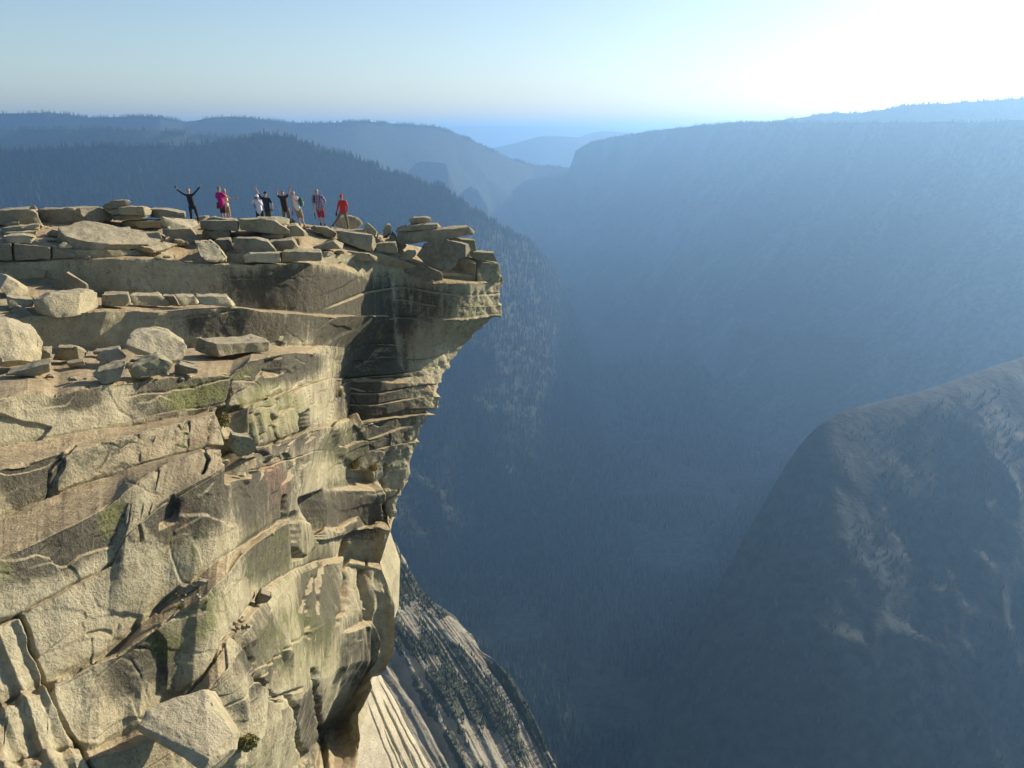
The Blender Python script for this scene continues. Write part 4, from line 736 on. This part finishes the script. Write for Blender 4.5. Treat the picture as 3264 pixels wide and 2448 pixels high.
def person(J, d, label, shirt, legs, sleeve=0.55, leg_len=1.0, cap=None, hair=(0.06, 0.035, 0.02), long_sleeve=False, shoe=(0.05, 0.04, 0.035), bulk=1.0, face=0.0, brim=True, fem=False, hem=None, yoff=None):
    """J: joints read off the photo (view 640 px wide), d: distance; y offsets in metres, + is away from the camera"""
    yoff = yoff or {}
    fx = (J['anL'][0]+J['anR'][0])/2; fy = max(J['anL'][1], J['anR'][1]) + 15
    base = pt(ZV[0]+fx*ZV[2], ZV[1]+fy*ZV[2], d); m = ZV[2]*d/F*1.0
    root = link(bpy.data.objects.new("person", None)); root.location = base; tag(root, label, "person", "people standing on the cliff top")
    P = {k: np.array([(p[0]-fx)*m, yoff.get(k, 0.0), (fy-p[1])*m*1.02]) for k, p in J.items()}
    k = bulk; y = np.array([0, 1.0, 0]); hd = P['head']; nk = P['neck']
    pel = (P['hipL']+P['hipR'])/2; chest = (P['shL']+P['shR'])/2 - np.array([0, 0, .10]); fdir = np.array([math.sin(face), -math.cos(face), 0]); side = np.array([math.cos(face), math.sin(face), 0])
    def arm(s, r0, r1, r2, extra=0):
        sh, el, wr = P['sh'+s], P['el'+s], P['wr'+s]; return [(sh, el, r0+extra, r1+extra), (el, wr, r1+extra, r2+extra)]
    def leg(s, ex=0): return [(P['hip'+s], P['kn'+s], .082*k+ex, .058*k+ex), (P['kn'+s], P['an'+s], .056*k+ex, .038*k+ex)]
    hip_in = [(P['hipL'], P['hipR'], .088*k, .088*k)]
    torso = [(P['shL']*.86+P['shR']*.14, P['shR']*.86+P['shL']*.14, .062*k, .062*k), (chest, pel, .125*k, .112*k), (chest+side*.055, pel+side*.05, .105*k, .10*k), (chest-side*.055, pel-side*.05, .105*k, .10*k)]
    C = torso + hip_in + leg('L') + leg('R') + arm('L', .046*k, .038*k, .028) + arm('R', .046*k, .038*k, .028)
    C += [(nk-np.array([0, 0, .05]), hd-np.array([0, 0, .04]), .055, .052), (hd+np.array([0, 0, .025]), hd-np.array([0, 0, .03])+fdir*.015, .092, .080), (hd-np.array([0, 0, .04]), hd-np.array([0, 0, .085])+fdir*.045, .066, .040)]
    C += [(hd+fdir*.088, hd+fdir*.108-np.array([0, 0, .028]), .012, .016)]                       # nose
    for s in (-1, 1): C += [(hd+side*s*.088+np.array([0, 0, .015]), hd+side*s*.09-np.array([0, 0, .02]), .014, .012)]   # ears
    for s in 'LR':                                                                           # hands: palm, four fingers and a thumb
        wr = P['wr'+s]; f = P['hand'+s] - wr; f /= np.linalg.norm(f)+1e-9; lat = np.cross(f, [0, 1.0, 0]); lat /= np.linalg.norm(lat)+1e-9; pn = np.cross(lat, f)
        pc = wr + f*.075; C += [(wr, pc, .026, .030), (wr+lat*.014, pc+lat*.024, .020, .018), (wr-lat*.014, pc-lat*.024, .020, .018)]
        for i, (o, L) in enumerate(((-.030, .062), (-.010, .074), (.011, .078), (.031, .066))):
            r0 = pc + lat*o + f*.012; kn = r0 + f*L*.5 + lat*o*.25; C += [(r0, kn, .010, .0095), (kn, kn + f*L*.42 + pn*.022, .0092, .008)]
        t0 = wr + f*.03 - lat*.030; C += [(t0, t0+f*.03-lat*.032, .013, .011), (t0+f*.03-lat*.032, t0+f*.066-lat*.042, .011, .009)]
    fuse("body", C, SKIN, root, 0.0095, 4)
    for s in 'LR':
        an = P['an'+s]; toe = an + fdir*.15 + np.array([0, 0, -.055]); heel = an - fdir*.05 + np.array([0, 0, -.05])
        fuse("shoe", [(an+np.array([0, 0, .05]), an, .046, .048), (heel, toe, .042, .040), (an, toe, .045, .036)], cloth("shoe_leather", shoe), root, 0.013, 2)
    M_sh, M_lg = cloth("shirt_cloth", shirt) if not isinstance(shirt, bpy.types.Material) else shirt, cloth("trouser_cloth", legs)
    S = [(a, b, ra+.016, rb+.016) for a, b, ra, rb in torso] + ([(P['hipL']*.9+P['hipR']*.1, P['hipR']*.9+P['hipL']*.1, .104*k, .104*k)] if hem is None else [])
    for s in 'LR':
        a, b = arm(s, .046*k, .038*k, .028); 
        if long_sleeve: S += [(a[0], a[1], a[2]+.014, a[3]+.013), (b[0], b[0]*.06+b[1]*.94, b[2]+.013, b[3]+.012)]
        elif sleeve > 0: S += [(a[0], a[0]*(1-sleeve)+a[1]*sleeve, a[2]+.018, a[3]+.026)]
    fuse("shirt", S, M_sh, root, 0.013, 4)
    T = [(P['hipL'], P['hipR'], .100*k, .100*k)]
    for s in 'LR':
        a, b = leg(s)
        T += [(a[0], a[1], a[2]+.014, a[3]+.022)] if leg_len >= .5 else [(a[0], a[0]*(1-leg_len*2)+a[1]*leg_len*2, a[2]+.014, a[3]+.03)]
        if leg_len > .5: q = (leg_len-.5)*2*.97; T += [(b[0], b[0]*(1-q)+b[1]*q, b[2]+.020, b[3]+.026)]
    fuse("shorts" if leg_len < .7 else "trousers", T, M_lg, root, 0.013, 3)
    eye_m = plain("eye_dark", (0.02, 0.015, 0.012), 0.3)
    for s in (-1, 1): fuse("eye", [(hd+fdir*.086+side*s*.032+np.array([0, 0, .004]), hd+fdir*.088+side*s*.032+np.array([0, 0, .004]), .012, .012)], eye_m, root, 0.006, 1)
    fuse("mouth", [(hd+fdir*.098-side*.02-np.array([0, 0, .058]), hd+fdir*.098+side*.02-np.array([0, 0, .058]), .007, .007)], plain("lips", (0.24, 0.08, 0.07), 0.5), root, 0.005, 1)
    if hair:
        Hc = [(hd+np.array([0, 0, .042])-fdir*.022, hd-fdir*.04, .092, .088)]
        if fem: Hc += [(hd-fdir*.06, hd-fdir*.085-np.array([0, 0, .16]), .055, .03)]
        fuse("hair", Hc, plain("hair_strands", hair, 0.6, 0.3, 60), root, 0.012, 2)
    if cap:
        c = fuse("cap", [(hd+np.array([0, 0, .062]), hd+np.array([0, 0, .066]), .097, .092)] + ([(hd+fdir*.085+np.array([0, 0, .055])-side*.045, hd+fdir*.085+np.array([0, 0, .055])+side*.045, .017, .017), (hd+fdir*.15+np.array([0, 0, .045])-side*.035, hd+fdir*.15+np.array([0, 0, .045])+side*.035, .012, .012), (hd+fdir*.08+np.array([0, 0, .055]), hd+fdir*.15+np.array([0, 0, .046]), .016, .012)] if brim else []), cloth("cap_cloth", cap), root, 0.012, 2)
    return root, P, base, m, fdir, side
def held(name, label, cat, P, parts):
    """a thing in a hand or on a back: its own top-level object with its parts"""
    e = link(bpy.data.objects.new(name, None)); e.location = P; tag(e, label, cat)
    for pn, caps, mat, vx in parts: fuse(pn, [(np.asarray(a, float), np.asarray(b, float), ra, rb) for a, b, ra, rb in caps], mat, e, vx, 2)
    return e
BLK = plain("black_plastic", (0.02, 0.02, 0.022), 0.45); DKB = cloth("navy_nylon", (0.03, 0.05, 0.11)); GRN = cloth("green_nylon", (0.06, 0.16, 0.07)); GLS = plain("lens_glass", (0.03, 0.035, 0.05), 0.1)
def camera_thing(label, at):
    return held("camera", label, "camera", at, [("body", [((-.05, 0, 0), (.05, 0, 0), .042, .042), ((-.03, 0, .035), (.02, 0, .035), .022, .022)], BLK, .012), ("lens", [((0, -.02, 0), (0, -.11, 0), .034, .038)], GLS, .012)])
# 1 arms spread in a V
r1 = person(dict(head=(244,184), neck=(247,214), shL=(216,232), shR=(290,228), elL=(168,205), elR=(335,184), wrL=(124,172), wrR=(371,147), handL=(112,152), handR=(382,128), hipL=(246,352), hipR=(296,352), knL=(250,424), knR=(312,424), anL=(246,490), anR=(325,500)), 46.2,
    "person in black long-sleeved top and dark leggings raising both arms in a V", (0.018, 0.019, 0.024), (0.022, 0.026, 0.034), long_sleeve=True, hair=(0.22, 0.15, 0.08), fem=True, bulk=.92)
b, P, fd = r1[2], r1[1], r1[4]
held("phone", "black phone held up by the person in black with arms in a V", "phone", Vector(b+P['handL']+np.array([0, -.02, .03])), [("case", [((0, 0, -.05), (0, 0, .05), .028, .028), ((-.012, 0, -.05), (-.012, 0, .05), .026, .026)], BLK, .009), ("screen", [((0, -.027, -.04), (0, -.027, .04), .012, .012)], GLS, .007)])
# 2, 3 the couple
r2 = person(dict(head=(575,166), neck=(580,192), shL=(550,212), shR=(610,212), elL=(540,262), elR=(636,250), wrL=(592,318), wrR=(640,290), handL=(606,332), handR=(648,300), hipL=(582,345), hipR=(614,345), knL=(586,405), knR=(618,405), anL=(584,468), anR=(618,470)), 47.6,
    "person in magenta T-shirt, dark shorts and a cap, turned to the right", (0.36, 0.012, 0.15), (0.05, 0.03, 0.025), leg_len=.5, cap=(0.17, 0.14, 0.09), face=.7, sleeve=.75, shoe=(.06,.035,.03), yoff=dict(elR=.12, wrR=.2, handR=.22))
b, P = r2[2], r2[1]
held("jacket", "orange and brown jacket tied at the waist of the person in magenta", "jacket", Vector(b+P['hipL']+np.array([-.12, -.02, .05])), [("cloth_panel", [((-.03, 0, .12), (-.03, 0, -.10), .07, .085), ((.06, 0, .10), (.03, 0, -.06), .06, .07)], cloth("brown_cloth", (0.11, .045, .035)), .014), ("lining", [((-.08, 0, -.14), (.05, 0, -.13), .045, .04)], cloth("orange_cloth", (0.55, .10, .035)), .012)])
r3 = person(dict(head=(632,192), neck=(630,216), shL=(612,236), shR=(652,238), elL=(606,280), elR=(692,266), wrL=(610,320), wrR=(746,270), handL=(612,336), handR=(768,262), hipL=(630,348), hipR=(656,348), knL=(646,408), knR=(666,408), anL=(650,466), anR=(680,468)), 48.0,
    "person in pale tank top and cap stretching one arm out to the right", (0.55, 0.42, 0.26), (0.30, 0.21, 0.12), leg_len=.42, cap=(0.30, 0.26, 0.19), face=.8, sleeve=0, bulk=.88, fem=True, hair=(0.10,.06,.03))
# 4, 5
r4 = person(dict(head=(992,254), neck=(996,276), shL=(962,294), shR=(1028,294), elL=(940,318), elR=(1046,332), wrL=(962,276), wrR=(1010,282), handL=(972,264), handR=(1000,266), hipL=(982,405), hipR=(1034,405), knL=(982,475), knR=(1034,475), anL=(982,540), anR=(1036,540)), 47.4,
    "person in white shirt and white cap lifting a camera to the face", (0.62, 0.63, 0.68), (0.02, 0.02, 0.028), cap=(0.75, 0.75, 0.75), long_sleeve=True, bulk=1.02, yoff=dict(wrL=-.2, wrR=-.2, handL=-.22, handR=-.22, elL=-.12, elR=-.12))
camera_thing("black camera at the face of the person in white", Vector(r4[2]+r4[1]['head']+np.array([0, -.2, -.01])))
held("water_bottle", "blue bottle hanging on the chest of the person in white", "bottle", Vector(r4[2]+np.array([-.20, -.16, (563-352)*r4[3]])), [("flask", [((0, 0, -.08), (0, 0, .07), .035, .035)], plain("blue_plastic", (.03, .10, .30), .4), .011), ("lid", [((0, 0, .11), (0, 0, .125), .02, .02)], BLK, .009)])
r5 = person(dict(head=(1083,222), neck=(1083,248), shL=(1036,262), shR=(1124,272), elL=(1004,206), elR=(1150,328), wrL=(984,162), wrR=(1152,368), handL=(974,140), handR=(1142,382), hipL=(1078,392), hipR=(1116,392), knL=(1086,455), knR=(1118,455), anL=(1086,525), anR=(1120,525)), 47.9,
    "person in navy T-shirt and black cap waving one raised arm", (0.022, 0.024, 0.036), (0.07, 0.062, 0.045), cap=(0.015, 0.015, 0.018), sleeve=.6, bulk=1.08)
camera_thing("black camera held at the hip by the person in navy", Vector(r5[2]+r5[1]['handR']+np.array([-.02, -.06, -.02])))
# 6
r6 = person(dict(head=(1272,216), neck=(1274,242), shL=(1238,254), shR=(1312,248), elL=(1212,226), elR=(1340,212), wrL=(1211,188), wrR=(1361,156), handL=(1213,170), handR=(1367,130), hipL=(1266,384), hipR=(1316,384), knL=(1270,452), knR=(1322,452), anL=(1270,520), anR=(1326,522)), 47.0,
    "person in dark brown T-shirt and khaki trousers punching both fists upward", (0.045, 0.028, 0.02), (0.22, 0.16, 0.09), sleeve=.5, hair=(0.07, .045, .03), bulk=1.08)
# 7
r7 = person(dict(head=(1388,217), neck=(1396,243), shL=(1378,260), shR=(1436,260), elL=(1376,328), elR=(1432,292), wrL=(1378,388), wrR=(1392,258), handL=(1370,412), handR=(1378,252), hipL=(1406,375), hipR=(1450,375), knL=(1432,462), knR=(1470,462), anL=(1440,542), anR=(1488,556)), 46.6,
    "person in white sleeveless top and khaki shorts with a green backpack", (0.62, 0.58, 0.53), (0.27, 0.20, 0.12), leg_len=.46, sleeve=0, hair=(0.30, .22, .14), bulk=.94, face=-.3, yoff=dict(elR=-.14, wrR=-.2, handR=-.2))
b, P, m = r7[2], r7[1], r7[3]
held("backpack", "green backpack worn by the person in the white sleeveless top", "backpack", Vector(b+P['shR']+np.array([.14, .10, -.2])), [("bag", [((0, 0, .12), (.02, 0, -.15), .09, .10), ((-.08, .04, .10), (-.07, .04, -.15), .10, .11)], GRN, .014), ("strap", [((-.12, -.02, .16), (-.10, -.22, .08), .02, .02), ((-.10, -.22, .08), (-.10, -.20, -.12), .02, .02), ((-.10, -.20, -.12), (-.02, -.03, -.2), .02, .016)], BLK, .010), ("side_bottle", [((.10, 0, -.2), (.12, 0, -.02), .03, .03)], plain("pale_plastic", (.45, .55, .55), .3), .010)])
held("water_bottle", "blue bottle dangling from the hand of the person with the green backpack", "bottle", Vector(b+P['handL']+np.array([-.03, -.02, -.07])), [("flask", [((0, 0, -.07), (0.02, 0, .05), .034, .030)], plain("blue_plastic", (.03, .10, .30), .4), .010), ("lid", [((.025, 0, .08), (.027, 0, .095), .017, .017)], BLK, .008)])
# 8 plaid shirt: the check is woven into the cloth
n = NT("plaid_cloth"); tc = n.coord()
sx = n.n("ShaderNodeSeparateXYZ"); n.l(tc, sx.inputs[0])
def stripe(ax, per, wd):
    f = n.math('FRACT', n.math('MULTIPLY', sx.outputs[ax], 1/per)); return n.math('LESS_THAN', f, wd)
c = n.mix(stripe(0, .085, .45), (0.42, 0.40, 0.46), (0.05, 0.05, 0.12)); c = n.mix(n.math('MULTIPLY', stripe(2, .085, .45), .65), c, (0.05, 0.045, 0.12)); c = n.mix(n.math('MULTIPLY', stripe(2, .17, .12), .8), c, (0.40, 0.05, 0.06)); c = n.mix(n.math('MULTIPLY', stripe(0, .17, .12), .8), c, (0.40, 0.05, 0.06)); n.color(c); PLAID = n.m
r8 = person(dict(head=(1645,192), neck=(1649,218), shL=(1606,238), shR=(1698,242), elL=(1598,316), elR=(1732,302), wrL=(1604,384), wrR=(1712,340), handL=(1607,404), handR=(1696,350), hipL=(1648,380), hipR=(1692,380), knL=(1660,458), knR=(1700,458), anL=(1670,534), anR=(1712,544)), 47.6,
    "person in plaid shirt and red shorts with one hand on the hip", PLAID, (0.36, 0.025, 0.03), leg_len=.46, sleeve=.8, hair=None, bulk=1.06, yoff=dict(elR=.08))
b, P, m = r8[2], r8[1], r8[3]
held("backpack", "dark backpack whose straps cross the plaid shirt", "backpack", Vector(b+(P['shL']+P['shR'])/2+np.array([0, .2, -.25])), [("bag", [((-.08, .03, .18), (-.08, .03, -.18), .10, .12), ((.08, .03, .18), (.08, .03, -.18), .10, .12)], DKB, .016)] + [("strap", [((s*.15, -.03, .28), (s*.15, -.30, .22), .026, .026), ((s*.15, -.30, .22), (s*.14, -.345, -.02), .026, .024), ((s*.14, -.345, -.02), (s*.19, -.16, -.16), .022, .02)], DKB, .011) for s in (-1, 1)])
held("trekking_pole", "folded trekking poles hanging from the hand of the person in plaid", "trekking pole", Vector(b+P['handL']+np.array([0, -.03, -.06])), [("shaft", [((0, 0, .05), (.03, 0, -.36), .016, .011), ((.03, 0, .04), (.05, 0, -.34), .014, .010)], BLK, .008), ("grip", [((-.01, 0, .12), (0, 0, -.02), .026, .024)], plain("cork", (.45, .42, .36), .7), .009)])
# 9 wide stance in red
r9 = person(dict(head=(1914,254), neck=(1916,280), shL=(1888,298), shR=(1956,298), elL=(1870,358), elR=(1972,352), wrL=(1856,408), wrR=(1966,404), handL=(1848,430), handR=(1962,420), hipL=(1900,412), hipR=(1944,412), knL=(1856,490), knR=(1960,492), anL=(1800,560), anR=(1974,584)), 48.3,
    "person in bright red jacket and red cap standing with legs wide apart", (0.50, 0.035, 0.018), (0.17, 0.13, 0.085), cap=(0.55, 0.02, 0.03), long_sleeve=True, shoe=(.25, .20, .14), face=-.3, bulk=.98, yoff=dict(anL=-.12))
held("glove", "black glove on the lower hand of the person in red", "glove", Vector(r9[2]+r9[1]['handL']+np.array([.02, -.01, .03])), [("palm", [((.01, 0, .05), (-.02, 0, -.04), .042, .046)], BLK, .012), ("finger", [((-.03, 0, -.06), (-.05, 0, -.12), .018, .014), ((-.01, 0, -.06), (-.015, 0, -.13), .018, .014), ((.01, 0, -.05), (.015, 0, -.12), .017, .013), ((.02, 0, .0), (.05, 0, -.05), .017, .013)], BLK, .009)])

# ------------------------------------------------------------------ small plants in the cracks
n = NT("dry_leaf"); t = n.attr("tint"); n.color(n.mix(t, (0.10, 0.115, 0.03), (0.36, 0.28, 0.11))); M_LEAF = n.m
M_STEM = plain("woody_stem", (0.12, 0.09, 0.055), 0.9)
def shrub(x, y, wpx, label, kind="shrub", dd=-.15, tall=1.0, dry=0.5, nl=700, sd=1):
    r = np.random.default_rng(sd); d = cliff_depth(x, y) + dd; base = pt(x, y, d); w = wpx*d/F/2
    e = link(bpy.data.objects.new(kind, None)); e.location = base; tag(e, label, "plant")
    if kind == "grass_tuft":
        a = r.random(nl)*6.28; o = np.stack([np.cos(a)*w*.5*r.random(nl), np.sin(a)*w*.5*r.random(nl), np.zeros(nl)], -1)
        tip = o*2.2 + np.stack([r.normal(0, w*.25, nl), r.normal(0, w*.25, nl), w*tall*(0.7+r.random(nl))], -1); lat = np.stack([-np.sin(a), np.cos(a), a*0], -1)*w*.035
        V = np.stack([o-lat, o+lat, tip], 1).reshape(-1, 3); Fq = np.arange(nl*3).reshape(-1, 3); k = 3
    else:
        q = r.normal(0, 1, (nl, 3)); q /= np.linalg.norm(q, axis=1, keepdims=True); lump = 0.75 + 0.35*fbm(q*2.2, sd, 2)[:, None]
        c = q*lump*(0.55+0.45*r.random((nl, 1))**.4)*np.array([w, w, w*tall]) + np.array([0, 0, w*tall*.9])
        u = r.normal(0, 1, (nl, 3)); u /= np.linalg.norm(u, axis=1, keepdims=True); s = np.cross(u, r.normal(0, 1, (nl, 3))); s /= np.linalg.norm(s, axis=1, keepdims=True); sz = w*.10*(0.6+r.random((nl, 1)))
        V = np.stack([c-u*sz*1.6, c+s*sz*.6, c+u*sz*1.6, c-s*sz*.6], 1).reshape(-1, 3); Fq = np.arange(nl*4).reshape(-1, 4); k = 4
    mesh_np("foliage", V, Fq, M_LEAF, e, False, {"tint": np.repeat(np.clip(r.normal(dry, .22, nl), 0, 1), k)})
    V2, F2, off = [], [], 0
    for i in range(6):
        a = i*1.05; tipv = np.array([math.cos(a)*w*.55, math.sin(a)*w*.55, w*tall*1.1]); V_, Q, _ = capsule((0, 0, -.05), tipv, w*.05, w*.02, 6, 2); V2.append(V_); F2.append(np.array(Q)+off); off += len(V_)
    mesh_np("stem", np.concatenate(V2), np.concatenate(F2), M_STEM, e)
shrub(716, 1358, 50, "dry round shrub rooted at the mouth of the dark hollow", dry=.55, nl=900, sd=3)
shrub(932, 716, 22, "small green shrub beside the khaki trousers on the skyline", dry=.25, nl=350, sd=4)
shrub(948, 782, 30, "green and yellow tuft in the sandy hollow below the skyline", kind="grass_tuft", dry=.35, nl=240, tall=1.2, sd=5)
shrub(1130, 1492, 60, "dry grass clump on top of the dark square block", kind="grass_tuft", dry=.6, nl=420, sd=6)
shrub(1192, 1500, 44, "pale grass tuft hanging beside the dark square block", kind="grass_tuft", dry=.8, nl=300, sd=7)
shrub(1085, 1265, 30, "thin dry grass at the foot of the dark streaked wall", kind="grass_tuft", dry=.8, nl=200, tall=1.6, sd=8)
shrub(790, 2388, 90, "spreading olive shrub low on the right of the fallen block", dry=.4, nl=900, tall=.7, sd=9)
shrub(575, 1938, 40, "grassy clump on the edge of the diagonal ledge", kind="grass_tuft", dry=.4, nl=260, tall=.7, sd=10)
# ------------------------------------------------------------------ haze: one closed box of even air
hz = bpy.data.materials.new("haze_air"); hz.use_nodes = True; t = hz.node_tree; t.nodes.clear()
ho = t.nodes.new("ShaderNodeOutputMaterial"); pv = t.nodes.new("ShaderNodeVolumePrincipled")
pv.inputs["Color"].default_value = (0.365, 0.64, 1.0, 1); pv.inputs["Density"].default_value = 1.06e-4
pv.inputs["Anisotropy"].default_value = 0.60
t.links.new(pv.outputs[0], ho.inputs["Volume"])
bm = bmesh.new(); bmesh.ops.create_cube(bm, size=1.0)
z0, z1 = -1950.0, 230.0
bmesh.ops.scale(bm, vec=(82000, 66000, z1-z0), verts=bm.verts); bmesh.ops.translate(bm, vec=(0, 13000, (z0+z1)/2), verts=bm.verts)
me = bpy.data.meshes.new("haze"); bm.to_mesh(me); bm.free(); me.materials.append(hz)
ob = link(bpy.data.objects.new("haze", me)); tag(ob, "pale blue haze filling the valley", "haze", kind="stuff")
